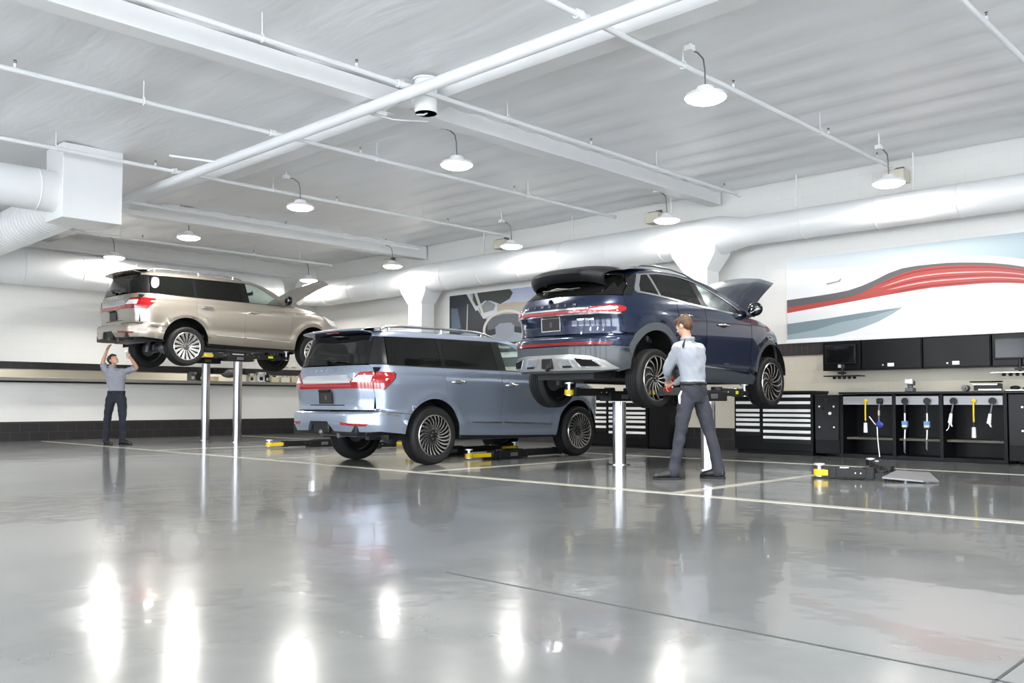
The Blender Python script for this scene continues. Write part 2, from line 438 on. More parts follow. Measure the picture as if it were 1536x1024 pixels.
# roof drain drum where beams cross
e = empty('roof_drain', (6.86, 8.02, 4.47), 0, 'white cylindrical drum hanging where the beams cross', 'drain')
dm = MB().lathe([(.13, -.19), (.135, -.19), (.135, .2), (.16, .2), (.16, .22)], n=28)
dm.lathe([(.0, -.10), (.128, -.10), (.128, -.19)], n=28); dm.build('drum', M['duct'], e)
MB().tube([(-.06, .1, -.19), (-.03, .0, -.21), (.05, -.05, -.15), (.02, .02, .0)], .012, 8).build('cable', M['pipe'], e)
e2 = empty('junction_box', (6.62, 8.62, 4.36), 0, 'white cable tangle and small box under the beam crossing', 'junction box')
MB().box((0, 0, 0), (.16, .12, .05)).build('box', M['white'], e2, bevel=.005)
MB().tube([(-.15, .05, .02), (.0, .0, -.02), (.2, -.02, -.03), (.42, -.12, -.02), (.62, -.2, .0)], .010, 8) \
    .tube([(0, 0, 0), (.12, -.2, .1), (.16, -.3, .2)], .010, 8).build('cable', M['pipe'], e2)

# ------------------------------------------------------------------ lamps
M['lamp'] = mat('lamp_diffuser', (1, 1, 1), .4, emit=(1, .97, .92), es=14)
LZ = 4.17
def lamp(x, y, label, en=90, LZ=4.17):
    e = empty('ceiling_lamp', (x, y, LZ), 0, label, 'lamp', 'round hanging lamps')
    MB().lathe([(.04, .11), (.09, .10), (.11, .05), (.21, .02), (.228, -.015), (.225, -.02)], n=32).build('lamp_shade', M['white'], e)
    MB().lathe([(.0, -.075), (.10, -.070), (.17, -.055), (.215, -.030), (.222, -.005)], n=32, caps=False).build('diffuser', M['lamp'], e)
    MB().tube([(0, 0, .10), (-.01, 0, .30), (-.04, .0, .40), (-.12, .02, .45), (-.24, .03, .45)], .008, 8).build('cable', M['iron'], e)
    MB().box((-.26, .03, .46), (.09, .09, .06)).cyl((-.26, .03, .48), (-.26, .03, (ZC if LZ > 3.5 else 3.5)-LZ+.0), .012, 8).build('junction_box', M['white'], e, bevel=.004)
    ld = bpy.data.lights.new('lamp_light', 'AREA'); ld.shape = 'DISK'; ld.size = .38; ld.energy = en
    ld.color = (1, .965, .91); ld.spread = PI
    lo = bpy.data.objects.new('lamp_light', ld); COL.objects.link(lo); lo.parent = e; lo.location = (0, 0, -.085)
    return e
LX = [8.35, 13.55]
LY = [5.13, 9.10, 13.0, 17.0, 20.6]
ln = ['nearest lamp, hanging above the dark blue suv', 'lamp hanging above the back half of the light blue suv', 'third lamp from the right in the front lamp row',
      'lamp hanging above the raised champagne suv at left', 'lamp closest to the left wall in the front row']
lb = ['lamp hanging in front of the right end speaker on the mural wall', 'lamp hanging before the second speaker, left of the middle beam end', 'lamp at the end of the branch pipe above the wall ducting',
      'lamp hanging beside the far beam end', 'lamp glowing above the open hood of the champagne suv']
for i, y in enumerate(LY):
    lamp(LX[0], y, ln[i]); lamp(LX[1]*.963, (y+.05)*.963, lb[i], 22, 4.05)
# unseen lamps added over the near floor to brighten the hall
for x, y, l_ in ((3.4, 5.1, 'added fill lamp above the open floor, in line with the nearest lamp'), (3.4, 1.2, 'added fill lamp above the near floor at right'), (8.35, 1.2, 'added fill lamp above the empty bay at right'),
                 (-1.5, 9.1, 'added fill lamp above the open floor far left'), (-1.5, 5.1, 'added fill lamp above the floor on the near left'), (-1.5, 1.2, 'added fill lamp above the floor behind the camera'), (-1.5, -3, 'added fill lamp in the near corner of the hall'), (3.4, -3, 'added fill lamp in the near right of the hall'), (-5.5, 3, 'added fill lamp by the open doors, near'), (-5.5, 12, 'added fill lamp by the open doors, far'), (-1.5, 16.5, 'added fill lamp by the left wall, out of view')):
    lamp(x, y, l_, 60 if x > 3 else 120)
# the near side of the hall: wall with openings added for light, and a wall with open doorways to daylight
nw = MB().box(((XB+XW)/2, YB-.15, 4.2), (XW-XB, .3, 1.7))
for a_, b_ in ((XB, -7.5), (-3.5, -2.3), (1.7, 2.9), (6.9, XW)): nw.box(((a_+b_)/2, YB-.15, 1.7), (b_-a_, .3, 3.4))
struct(nw.build('wall_near', M['white'], smooth=False), 'white wall on the camera side with openings added to let light in')
nw = MB(); ysd = [YB, -4.6, -1.2, .0, 3.4, 4.6, 8.0, 9.2, 12.6, 13.8, 17.2, YW]
nw.box((XB-.15, (YB+YW)/2, 4.2), (.3, YW-YB, 1.7))
for a_, b_ in ((YB, -4.6), (-1.2, 0), (3.4, 4.6), (8.0, 9.2), (12.6, 13.8), (17.2, YW)): nw.box((XB-.15, (a_+b_)/2, 1.7), (.3, b_-a_, 3.4))
struct(nw.build('wall_doors', M['white'], smooth=False), 'white wall with open doorways')
# wall speakers
for y, lb_ in ((5.35, 'small box speaker high on the right wall behind the near lamp'), (9.95, 'small box speaker high on the wall just left of the middle beam end'), (14.1, 'small box speaker on the wall by the third lamp'), (18.2, 'small box speaker farthest along the right wall')):
    e = empty('wall_speaker', (XW-.16, y, 4.42), 0, lb_, 'speaker', 'wall speakers')
    MB().box((0, 0, 0), (.26, .30, .20)).build('cabinet', M['cream'], e, bevel=.01)
    MB().box((.13, 0, .13), (.05, .12, .10)).box((0, 0, .105), (.2, .2, .02)).build('bracket', M['iron'], e)

# ------------------------------------------------------------------ ducts
def ring_duct(mb, a, b, r, axis, r2=None, seam=1.2):
    a = Vector(a); b = Vector(b); n = 36
    mb.tube([a, b], [r, r2 or r], n)
    L_ = (b-a).length; k = int(L_/seam); d = (b-a)/L_
    if r2 is None:
        for i in range(1, k+1):
            p = a+d*(i*seam)
            mb.tube([p-d*.012, p-d*.006, p+d*.006, p+d*.012], [r, r+.008, r+.008, r], n, cap=False)
M['duct'].node_tree.nodes['Principled BSDF'].inputs['Coat Weight'].default_value = .3
e = empty('wall_duct', (13.95, 10, 3.82), 0, 'large round white duct running along the right wall above the murals', 'duct')
mb = MB(); ring_duct(mb, (0, -16.5, 0), (0, -2.2, 0), .25, 'y'); mb.build('narrow_pipe', M['duct'], e)
mb = MB(); ring_duct(mb, (0, -2.2, 0), (0, -1.75, 0), .25, 'y', .34); mb.build('reducer', M['duct'], e)
mb = MB(); ring_duct(mb, (0, -1.75, 0), (0, 10.3, 0), .34, 'y')
pts = [(0, 10.3, 0)]+[(-.55+.55*math.cos(a), 10.3+.55*math.sin(a), 0) for a in [PI/2*k/6 for k in range(1, 7)]]
mb.tube(pts, .34, 36); mb.build('wide_pipe', M['duct'], e)
for y0, zz in ((8.70-10, 0), (16.45-10, 0)):
    mb = MB()
    secs = [(.48, .28, -.20), (.44, .26, -.34), (.27, .22, -.58), (.25, .20, -.62), (.25, .20, -1.75)]
    rows = [[(sx*w_, y0+sy*w2, z) for sx, sy in ((-1, -1), (1, -1), (1, 1), (-1, 1))] for w2, w_, z in secs]
    mb.grid(rows, closed=True); mb.add(rows[-1], [(0, 1, 2, 3)]); mb.build('drop_duct', M['duct'], e, bevel=.01, angle=20)
for y in (5, 6.9, 9.4, 11.8, 14.4):
    MB().cyl((.1, y-10, .3), (.1, y-10, ZC-3.85), .015, 8).build('duct_hanger', M['white'], e)
e = empty('left_wall_duct', (6, YW-.5, 3.82), 0, 'round white duct running along the left wall', 'duct')
mb = MB(); ring_duct(mb, (-15, 0, 0), (6.9, 0, 0), .40, 'x'); mb.build('pipe', M['duct'], e)
# square duct box with a round feed and a diagonal one
e = empty('duct_box', (4.55, 12.4, 3.9), 0, 'square white duct box hanging at the far left with round pipes joining it', 'duct')
def P3(*a): return a
BX0, BX1, BY0, BY1, BZ0, BZ1 = 4.86, 5.74, 13.90, 14.60, 3.60, ZC
MB().box(((BX0+BX1)/2-4.55, (BY0+BY1)/2-12.4, (BZ0+BZ1)/2-3.9), (BX1-BX0, BY1-BY0, BZ1-BZ0)).build('box', M['duct'], e, bevel=.008)
mb = MB(); ring_duct(mb, (-8.9-4.55, 14.25-12.4, 4.02-3.9), (BX0-4.55+.02, 14.25-12.4, 4.02-3.9), .31, 'x', seam=.9); mb.build('round_pipe', M['duct'], e)
mb = MB(); ring_duct(mb, (5.28-4.55, 14.6-12.4, 3.98-3.9), (5.28-4.55, 21.2-12.4, 3.90-3.9), .34, 'y', seam=.15); mb.build('ribbed_pipe', M['duct'], e)
struct(MB().box(((XB+XW)/2, YW+1.3, 3.55), (XW-XB, 2.0, .1)).box((XW+.05, YW+1.3, 1.8), (.1, 2.0, 3.6)).box((XB-.05, YW+1.3, 1.8), (.1, 2.0, 3.6)).build('ceiling_back', M['white'], smooth=False), 'ceiling of the room behind the opening')
lamp(12.2, YW+1.25, 'added hidden lamp in the room behind the long opening, right', 26, 3.0); lamp(6.5, YW+1.25, 'added hidden lamp in the room behind the long opening, left', 26, 3.0)  # hidden lamps added to light the back room
# thin conduit on the left wall
tag(MB().cyl((XB, YW-.12, 4.35), (13.6, YW-.12, 4.35), .03, 12).build('conduit', M['pipe']), 'thin white conduit high on the left wall', 'pipe')
# ------------------------------------------------------------------ cars
class Shell:
    """Body surface of a car: plan outline per height (superellipse ends, straight middle)."""
    def __init__(s, xr, xf, w, xmr, xmf, nr, nf, flares=()):
        s.xr, s.xf, s.w = Smooth(xr), Smooth(xf), Smooth(w)
        s.xrt = xr
        s.xmr, s.xmf = xmr, xmf
        s.nr, s.nf = nr, nf; s.fl = flares
        s.p1 = PI/2; s.p2 = PI/2+xmf-xmr
    def xrear(s, z):  return interp(s.xrt, z)
    def S(s, p, z, off=0.0):
        pm = s.p2+PI/2
        if p > pm: p -= 2*pm
        sg = 1 if p >= 0 else -1; q = abs(p); w = s.w(z)
        if q <= s.p1:
            a = s.xmr-s.xrear(z); c, d = math.cos(q), math.sin(q); n = s.nr(z)
            r = ((abs(c)/a)**n+(abs(d)/w)**n)**(-1/n); x = s.xmr-r*c; y = r*d
        elif q <= s.p2: x = s.xmr+q-s.p1; y = w
        else:
            t = min(q-s.p2, PI/2); a = s.xf(z)-s.xmf; c, d = math.sin(t), math.cos(t); n = s.nf
            r = ((abs(c)/a)**n+(abs(d)/w)**n)**(-1/n); x = s.xmf+r*c; y = r*d
        for cx, cz, R, amp, wd in s.fl:
            dd = math.hypot(x-cx, z-cz)-R
            if y > w*.6 and dd > -.05: y += amp*math.exp(-(dd/wd)**2)
        v = Vector((x, y*sg, z))
        if off: v += s.N(p, z)*off
        return v
    def N(s, p, z):
        e = .004
        a = s.S(p+e, z)-s.S(p-e, z); b = s.S(p, z+e)-s.S(p, z-e)
        if a.length > .5: a = s.S(p, z)-s.S(p-e, z)
        n = b.cross(a)
        if n.length < 1e-9: return Vector((0, 0, 1))
        n.normalize(); v = s.S(p, z); c = Vector((1.4, 0, .9))
        return n if n.dot(v-c) > 0 else -n
    def P(s, k, a, z, sg=1):
        """k 'x': side point at x; 'y': rear point at y; 'f': front point at y; 'p': raw"""
        w = s.w(z)
        if k == 'p': return a
        if k == 'y':
            A = s.xmr-s.xrear(z); n = s.nr(z); y = min(abs(a), w*.9999); X = A*max(0, 1-(y/w)**n)**(1/n)
            return math.copysign(math.atan2(y, X), a)
        if k == 'f':
            A = s.xf(z)-s.xmf; n = s.nf; y = min(abs(a), w*.9999); X = A*max(0, 1-(y/w)**n)**(1/n)
            return math.copysign(s.p2+math.atan2(X, y), a)
        if s.xmr <= a <= s.xmf: return sg*(s.p1+a-s.xmr)
        if a < s.xmr:
            A = s.xmr-s.xrear(z); n = s.nr(z); X = min(s.xmr-a, A*.9999); y = w*(1-(X/A)**n)**(1/n)
            return sg*math.atan2(y, X)
        A = s.xf(z)-s.xmf; n = s.nf; X = min(a-s.xmf, A*.9999); y = w*(1-(X/A)**n)**(1/n)
        return sg*(s.p2+math.atan2(X, y))
    def poly(s, pts, sg=-1):
        """pts: (kind, a, z[, sign]) -> dense (p, z)"""
        out = []; n = len(pts)
        for i in range(n):
            A = pts[i]; B = pts[(i+1) % n]
            sa = A[3] if len(A) > 3 else sg; sb = B[3] if len(B) > 3 else sg
            pa = s.P(A[0], A[1], A[2], sa); pb = s.P(B[0], B[1], B[2], sb)
            if A[0] == B[0] and sa == sb:
                L = math.hypot(A[1]-B[1], A[2]-B[2]); k = max(1, int(L/.06))
                for j in range(k):
                    t = j/k; a = A[1]+(B[1]-A[1])*t; z = A[2]+(B[2]-A[2])*t
                    out.append((s.P(A[0], a, z, sa), z))
            else:
                if abs(pa-pb) > 4: pa = pa if pa > 0 else pa+2*(s.p2+PI/2); pb = pb if pb > 0 else pb+2*(s.p2+PI/2)
                L = math.hypot(pa-pb, A[2]-B[2]); k = max(1, int(L/.08))
                for j in range(k):
                    t = j/k; out.append((pa+(pb-pa)*t, A[2]+(B[2]-A[2])*t))
        return out
    def panel(s, name, pts, m, parent, sg=-1, off=0.0, lip=.014, gap=.0025, res=(.07, .04), raw=False, toplip=None, m2=None):
        P = pts if raw else s.poly(pts, sg)
        if any(t[0] == 'f' for t in pts if not raw): P = [(a if a >= 0 else a+2*(s.p2+PI/2), b) for a, b in P]
        q = []
        for a in P:
            if not q or math.hypot(a[0]-q[-1][0], a[1]-q[-1][1]) > 1e-4: q.append(a)
        if math.hypot(q[0][0]-q[-1][0], q[0][1]-q[-1][1]) < 1e-4: q.pop()
        area = sum(q[i][0]*q[(i+1) % len(q)][1]-q[(i+1) % len(q)][0]*q[i][1] for i in range(len(q)))
        if area < 0: q.reverse()
        if gap:
            g = []; n = len(q)
            for i in range(n):
                a, b, c = Vector(q[i-1]), Vector(q[i]), Vector(q[(i+1) % n])
                d1 = (b-a).normalized(); d2 = (c-b).normalized()
                n1 = Vector((-d1.y, d1.x)); n2 = Vector((-d2.y, d2.x)); h = n1+n2
                h = h/max(.5, h.length_squared)*2*.5*2 if h.length > .2 else n1
                g.append(b+h*gap*.5 if h.length < 4 else b)
            q = [(v[0], v[1]) for v in g]
        bm = bmesh.new()
        f = bm.faces.new([bm.verts.new((a, b, 0)) for a, b in q])
        p0, p1 = min(a for a, b in q), max(a for a, b in q); z0, z1 = min(b for a, b in q), max(b for a, b in q)
        k = max(1, math.ceil((p1-p0)/res[0]))
        for i in range(1, k):
            c = p0+(p1-p0)*i/k
            bmesh.ops.bisect_plane(bm, geom=bm.verts[:]+bm.edges[:]+bm.faces[:], dist=1e-5, plane_co=(c, 0, 0), plane_no=(1, 0, 0))
        k = max(1, math.ceil((z1-z0)/res[1]))
        for i in range(1, k):
            c = z0+(z1-z0)*i/k
            bmesh.ops.bisect_plane(bm, geom=bm.verts[:]+bm.edges[:]+bm.faces[:], dist=1e-5, plane_co=(0, c, 0), plane_no=(0, 1, 0))
        bm.verts.ensure_lookup_table(); bm.verts.index_update()
        uv = [(v.co.x, v.co.y) for v in bm.verts]
        faces = [[v.index for v in f.verts] for f in bm.faces]
        bnd = [(e.verts[0].index, e.verts[1].index) for e in bm.edges if len(e.link_faces) == 1]
        bm.free()
        V = [s.S(a, b, off) for a, b in uv]; Nn = [s.N(a, b) for a, b in uv]
        fs = []; norms = []
        # orientation: want outward
        tot = 0
        for F in faces:
            fn = Vector((0, 0, 0))
            for i in range(1, len(F)-1): fn += (V[F[i]]-V[F[0]]).cross(V[F[i+1]]-V[F[0]])
            tot += fn.dot(Nn[F[0]])
        flip = tot < 0
        for F in faces:
            F = F[::-1] if flip else F; fs.append(tuple(F)); norms += [Nn[i] for i in F]
        nv = len(V)
        if lip:
            idx = {}
            for a, b in bnd:
                for i in (a, b):
                    if i not in idx: idx[i] = len(V); V.append(V[i]-Nn[i]*lip)
            for a, b in bnd:
                fs.append((a, b, idx[b], idx[a])); n_ = (V[b]-V[a]).cross(V[idx[b]]-V[b])
                n_ = n_.normalized() if n_.length > 0 else Nn[a]
                norms += [n_]*4
        me = bpy.data.meshes.new(name); me.from_pydata([tuple(v) for v in V], [], fs); me.materials.append(m)
        me.polygons.foreach_set('use_smooth', [True]*len(fs))
        me.normals_split_custom_set([tuple(n) for n in norms])
        o = bpy.data.objects.new(name, me); COL.objects.link(o); o.parent = parent
        return o

def arc(cx, cz, r, a0, a1, n=16, sg=None):
    """arc points in (x, z); angles in degrees"""
    out = []
    for i in range(n+1):
        a = math.radians(a0+(a1-a0)*i/n); t = ('x', cx+r*math.cos(a), cz+r*math.sin(a))
        out.append(t if sg is None else t+(sg,))
    return out

def make_rim(style, r, parent):
    """rim in local wheel space: axle along Y, outer face towards -Y at y=0 plane"""
    mb = MB()
    mb.lathe([(r*.97, .0), (r*1.02, .004), (r*1.03, .02), (r*.98, .03), (r*.93, .06), (r*.90, .20), (r*.98, .225)], axis='Y', n=48, mi=0, caps=False)
    mb.lathe([(r*.955, .002), (r*1.0, -.002), (r*1.03, .006)], axis='Y', n=48, mi=1, caps=False)
    mb.lathe([(0, .10), (r*.52, .10), (r*.52, .12), (0, .12)], axis='Y', n=28, mi=2, caps=False)   # brake disc
    mb.lathe([(r*.5, .14), (r*.90, .16)], axis='Y', n=28, mi=3, caps=False)
    N, sw, wi, wo, hub, dish = {'swirl': (24, .32, .013, .030, .30, .035), 'fan': (16, .06, .020, .075, .26, .04), 'blade': (14, .42, .014, .030, .18, .03), 'blade_m': (14, -.42, .014, .030, .18, .03)}[style]
    for k in range(N):
        a0 = 2*PI*k/N
        rows = []
        K = 7
        for i in range(K+1):
            t = i/K; rr = r*(hub*.8+(.97-hub*.8)*t); a = a0+sw*t*t*1.0
            wd = (wi+(wo-wi)*t)*r/.28/2
            y = dish*(1-t)**1.3+.004
            er = Vector((math.cos(a), 0, math.sin(a))); et = Vector((-math.sin(a), 0, math.cos(a)))
            c = er*rr
            rows.append([c-et*wd+Vector((0, y+.018, 0)), c-et*wd*.85+Vector((0, y, 0)), c+et*wd*.85+Vector((0, y, 0)), c+et*wd+Vector((0, y+.018, 0))])
        n = 4; vs = [p for q in rows for p in q]
        for i in range(K):
            for j in range(3):
                f = (i*n+j, i*n+j+1, (i+1)*n+j+1, (i+1)*n+j)
                mb.add([vs[q] for q in f], [(0, 1, 2, 3)], 1 if j == 1 else 0)
    mb.lathe([(0, dish*.55), (r*hub*.35, dish*.55), (r*hub*.5, dish*.75), (r*hub*.95, dish*.95), (r*hub, dish+.03)], axis='Y', n=28, mi=0)
    for k in range(6):
        a = 2*PI*k/6; mb.cyl((r*hub*.62*math.cos(a), dish*.6, r*hub*.62*math.sin(a)), (r*hub*.62*math.cos(a), dish*.4+.0, r*hub*.62*math.sin(a)), .009, 6, 1)
    mats = {'swirl': [M['satin'], M['rimface'], M['iron'], M['satin']], 'fan': [M['rimgrey'], M['rimsilver'], M['iron'], M['satin']]}.get(style, [M['satin'], M['rimface'], M['iron'], M['satin']])
    mb.keep = True
    return mb.build('rim', mats, parent, angle=30)
M['mirror'] = mat('mirror_glass', (.16, .165, .17), .04, 1.0)
M['rimface'] = mat('machined_rim', (.62, .60, .58), .22, 1.0)
M['rimsilver'] = mat('silver_rim', (.80, .79, .77), .25, .9)
M['rimgrey'] = mat('grey_rim', (.10, .10, .10), .4, .5)

def make_wheel(car, x, side, z, R, rimr, style, wd=.275, yf=.985):
    w = MB(); h = wd
    sh = R-rimr
    prof = [(rimr*1.0, .012), (rimr+.012, .002), (rimr+sh*.35, -.006), (rimr+sh*.7, -.004), (R-.028, .006), (R-.010, .020), (R-.002, .042)]
    grooves = []
    for i in range(5):
        a = .042+(h-.084)*(i+.5)/5
        if i < 4:
            g = .042+(h-.084)*(i+1)/5
            grooves += [(R, g-.012), (R-.002, g-.006), (R-.012, g-.005), (R-.012, g+.005), (R-.002, g+.006), (R, g+.012)]
    prof += grooves+[(R-.002, h-.042), (R-.010, h-.020), (R-.028, h-.006), (rimr+sh*.5, h+.004), (rimr, h-.012)]
    w.lathe(prof, axis='Y', n=56, caps=False)
    o = w.build('wheel', M['rubber'], car, angle=35)
    st = style
    make_rim(st, rimr, o)
    if side < 0: o.location = (x, -yf, z)
    else: o.location = (x, yf, z); o.rotation_euler = (0, 0, PI)
    o.rotation_euler = (0, 0, 0 if side < 0 else PI)
    return o

def seat_shape(mb, x, y, z, mi=0, h=.62):
    mb.box((x, y, z), (.50, .50, .16), mi)
    R = Matrix.Rotation(math.radians(-14), 3, 'Y')
    mb.box((x-.28, y, z+.34), (.14, .46, h), mi, mx=R)
    mb.box((x-.38, y, z+.34+h*.5+.10), (.10, .26, .17), mi, mx=R)

def lettering(name, car, sh, ys, z, txt, size, m, lift=.006, wide=None, flat=1):
    """letters spread along the tailgate, read from behind (right side of the word at -y)"""
    mb_v = []; mb_f = []
    for ch, y in zip(txt, ys):
        me = text_mesh(ch, size, m, depth=.002, bold=.0012, sx=1.25)
        p = sh.P('y', y, z); o_ = sh.S(p, z, lift); n = sh.N(p, z)
        xa = Vector((0, 0, 1)).cross(n).normalized(); ya = n.cross(xa)
        R = Matrix((xa, ya, n)).transposed()
        off = len(mb_v)
        mb_v += [tuple(R @ v.co + o_) for v in me.vertices]; mb_f += [tuple(i+off for i in f.vertices) for f in me.polygons]
        bpy.data.meshes.remove(me)
    me = bpy.data.meshes.new(name); me.from_pydata(mb_v, [], mb_f); me.materials.append(m)
    return obj(name, me, car)

def paint(name, col, flake=.5, rough=.28, metal=.6):
    m = mat(name, col, rough, metal, coat=1.0, coat_rough=.02)
    nt = m.node_tree; b = nt.nodes['Principled BSDF']
    n = nt.nodes.new('ShaderNodeTexNoise'); n.inputs['Scale'].default_value = 900
    tc = nt.nodes.new('ShaderNodeTexCoord'); nt.links.new(tc.outputs['Object'], n.inputs['Vector'])
    mr = nt.nodes.new('ShaderNodeMapRange'); mr.inputs['To Min'].default_value = rough-.05; mr.inputs['To Max'].default_value = rough+.08
    nt.links.new(n.outputs['Fac'], mr.inputs['Value']); nt.links.new(mr.outputs[0], b.inputs['Roughness'])
    return m
M['p_blue'] = paint('light_blue_metallic', (.275, .325, .415))
M['p_champ'] = paint('champagne_metallic', (.34, .305, .26))
M['p_dark'] = paint('dark_blue_metallic', (.004, .012, .042), rough=.25, metal=.5)
M['clad'] = mat('grey_cladding', (.060, .070, .080), .42, coat=.2, spec=.35)
M['skid'] = mat('silver_skid_plate', (.42, .42, .41), .3, .7)

def plate(car, sh, y, z, w_, h_, frame, lift=.012):
    p = sh.P('y', y, z); c = sh.S(p, z, lift); n = sh.N(p, z); n.z *= .3; n.normalize()
    xa = Vector((0, 0, 1)).cross(n).normalized(); ya = n.cross(xa)
    R = Matrix((xa, ya, n)).transposed()
    mb = MB(); mb.box(c, (w_, h_, .012), 0, mx=R)
    for a, b, ww, hh in ((0, h_/2, w_+.014, .012), (0, -h_/2, w_+.014, .012), (w_/2, 0, .012, h_), (-w_/2, 0, .012, h_)):
        mb.box(c+R @ Vector((a, b, .002)), (ww, hh, .016), 1, mx=R)
    for a, b, ww, hh in ((0, 0, .006, .07), (0, 0, .026, .005), (.016, 0, .004, .05), (-.016, 0, .004, .05), (0, .027, .036, .004), (0, -.027, .036, .004)):
        mb.box(c+R @ Vector((a, b, .0075)), (ww, hh, .003), 2, mx=R)
    M['plateblack'] = mat('plate_black', (.015, .013, .014), .35)
    return mb.build('number_plate', [M['plateblack'], frame, M['iron']], car, smooth=False)

def roof_mesh(car, name, sh, edge, crown, m, x0, x1, n=26, ny=17, thick=.0, xbow=.10):
    rows = []
    for i in range(n+1):
        x = x0+(x1-x0)*i/n; z = edge(x); w_ = sh.w(z)
        row = []
        for j in range(ny+1):
            t = -1+2*j/ny; y = w_*t
            bow = (xbow*(1-t*t) if i == n else 0)
            k = i/n
            row.append((x+xbow*(1-t*t)*k**4-(.06*(1-t*t) if False else 0), y, z+crown*(1-abs(t)**2.4)))
        rows.append(row)
    mb = MB().grid(rows)
    return mb.build(name, m, car, angle=60)

def hood_mesh(car, name, stations, m, minner, hinge, ang, thick=.035):
    """stations: (x, halfwidth, z_edge, z_centre)"""
    rows = []; ny = 16
    K = 18; S0 = stations
    fx = [s_[0] for s_ in S0]
    def at(x, k): return Smooth([(s_[0], s_[k]) for s_ in S0])(x)
    for i in range(K+1):
        x = fx[0]+(fx[-1]-fx[0])*i/K; hw, ze, zc = at(x, 1), at(x, 2), at(x, 3)
        row = []
        for j in range(ny+1):
            t = -1+2*j/ny
            pc = .012*math.exp(-((abs(t)-.62)/.10)**2)          # twin character creases
            bow = .16*(1-t*t)*max(0, (x-fx[0])/(fx[-1]-fx[0]))**3
            row.append(Vector((x+bow-(.08*(1-t*t)*(1-i/K)**3), hw*t, ze+(zc-ze)*(1-abs(t)**2.6)+pc)))
        rows.append(row)
    R = Matrix.Rotation(-ang, 4, 'Y'); h = Vector(hinge)
    def T(v): return (R @ (Vector(v)-h)) + h
    top = [[T(v) for v in r_] for r_ in rows]
    bot = [[T(v-Vector((0, 0, thick*(.25 if (i in (0, K) or j in (0, ny)) else 1)))) for j, v in enumerate(r_)] for i, r_ in enumerate(rows)]
    mb = MB(); mb.grid(top, 0); mb.grid([r_[::-1] for r_ in bot], 1)
    def edge(a, b): mb.grid([a, b], 0)
    edge(top[0], bot[0]); edge(top[-1], bot[-1]); edge([r_[0] for r_ in top], [r_[0] for r_ in bot]); edge([r_[-1] for r_ in top], [r_[-1] for r_ in bot])
    return mb.build(name, [m, minner], car, angle=50), T

def mirror_part(car, x, y, z, m, sg=-1):
    mb = MB()
    mb.ell((x, sg*(y+.15), z+.03), (.075, .115, .10), 18, 10, 0)
    mb.box((x+.03, sg*(y+.04), z-.06), (.07, .14, .03), 1)
    o = mb.build('door_mirror', [m, M['satin']], car, angle=50)
    g = MB().ell((x-.055, sg*(y+.155), z+.03), (.024, .092, .080), 16, 8); g.build('mirror_glass', M['mirror'], o)
    return o

def wiper(car, pts, name='rear_wiper'):
    mb = MB().tube(pts, .012, 8).ell(pts[0], (.035, .035, .03), 12, 8)
    a, b = Vector(pts[1]), Vector(pts[-1])
    mb.tube([a+(b-a)*-.1+Vector((-.012, 0, .012)), b+(b-a)*.25+Vector((-.012, 0, .012))], .008, 6)
    return mb.build(name, M['satin'], car)
# ------------------------------------------------------------------ big three-row suv
def nav_shell():
    xr = [(.30, -1.02), (.40, -1.14), (.47, -1.20), (.58, -1.235), (.70, -1.235), (.742, -1.22), (.752, -1.115), (.80, -1.10), (.90, -1.105), (1.02, -1.125), (1.12, -1.135), (1.24, -1.12), (1.32, -1.095), (1.36, -1.08), (1.5, -1.04), (1.65, -.985), (1.78, -.93), (1.86, -.89)]
    xf = [(.30, 3.75), (.40, 3.98), (.55, 4.06), (.80, 4.08), (1.0, 4.05), (1.1, 4.0), (1.2, 3.88), (1.3, 3.55), (1.36, 3.2), (1.9, 3.0)]
    w = [(.30, .92), (.38, .955), (.45, .975), (.58, .988), (.66, .985), (.80, 1.0), (.95, 1.01), (1.08, 1.012), (1.17, 1.002), (1.205, .985), (1.27, .975), (1.33, .955), (1.36, .943), (1.5, .895), (1.65, .842), (1.76, .80), (1.80, .775), (1.84, .725), (1.87, .62)]
    nr = lambda z: 4.6 if z < .75 else (5.5 if z < 1.3 else 5.5+(z-1.3)*3)
    return Shell(xr, xf, w, 0.0, 2.6, nr, 3.0, flares=((-.02, .42, .55, .016, .06), (3.06, .42, .545, .016, .06)))

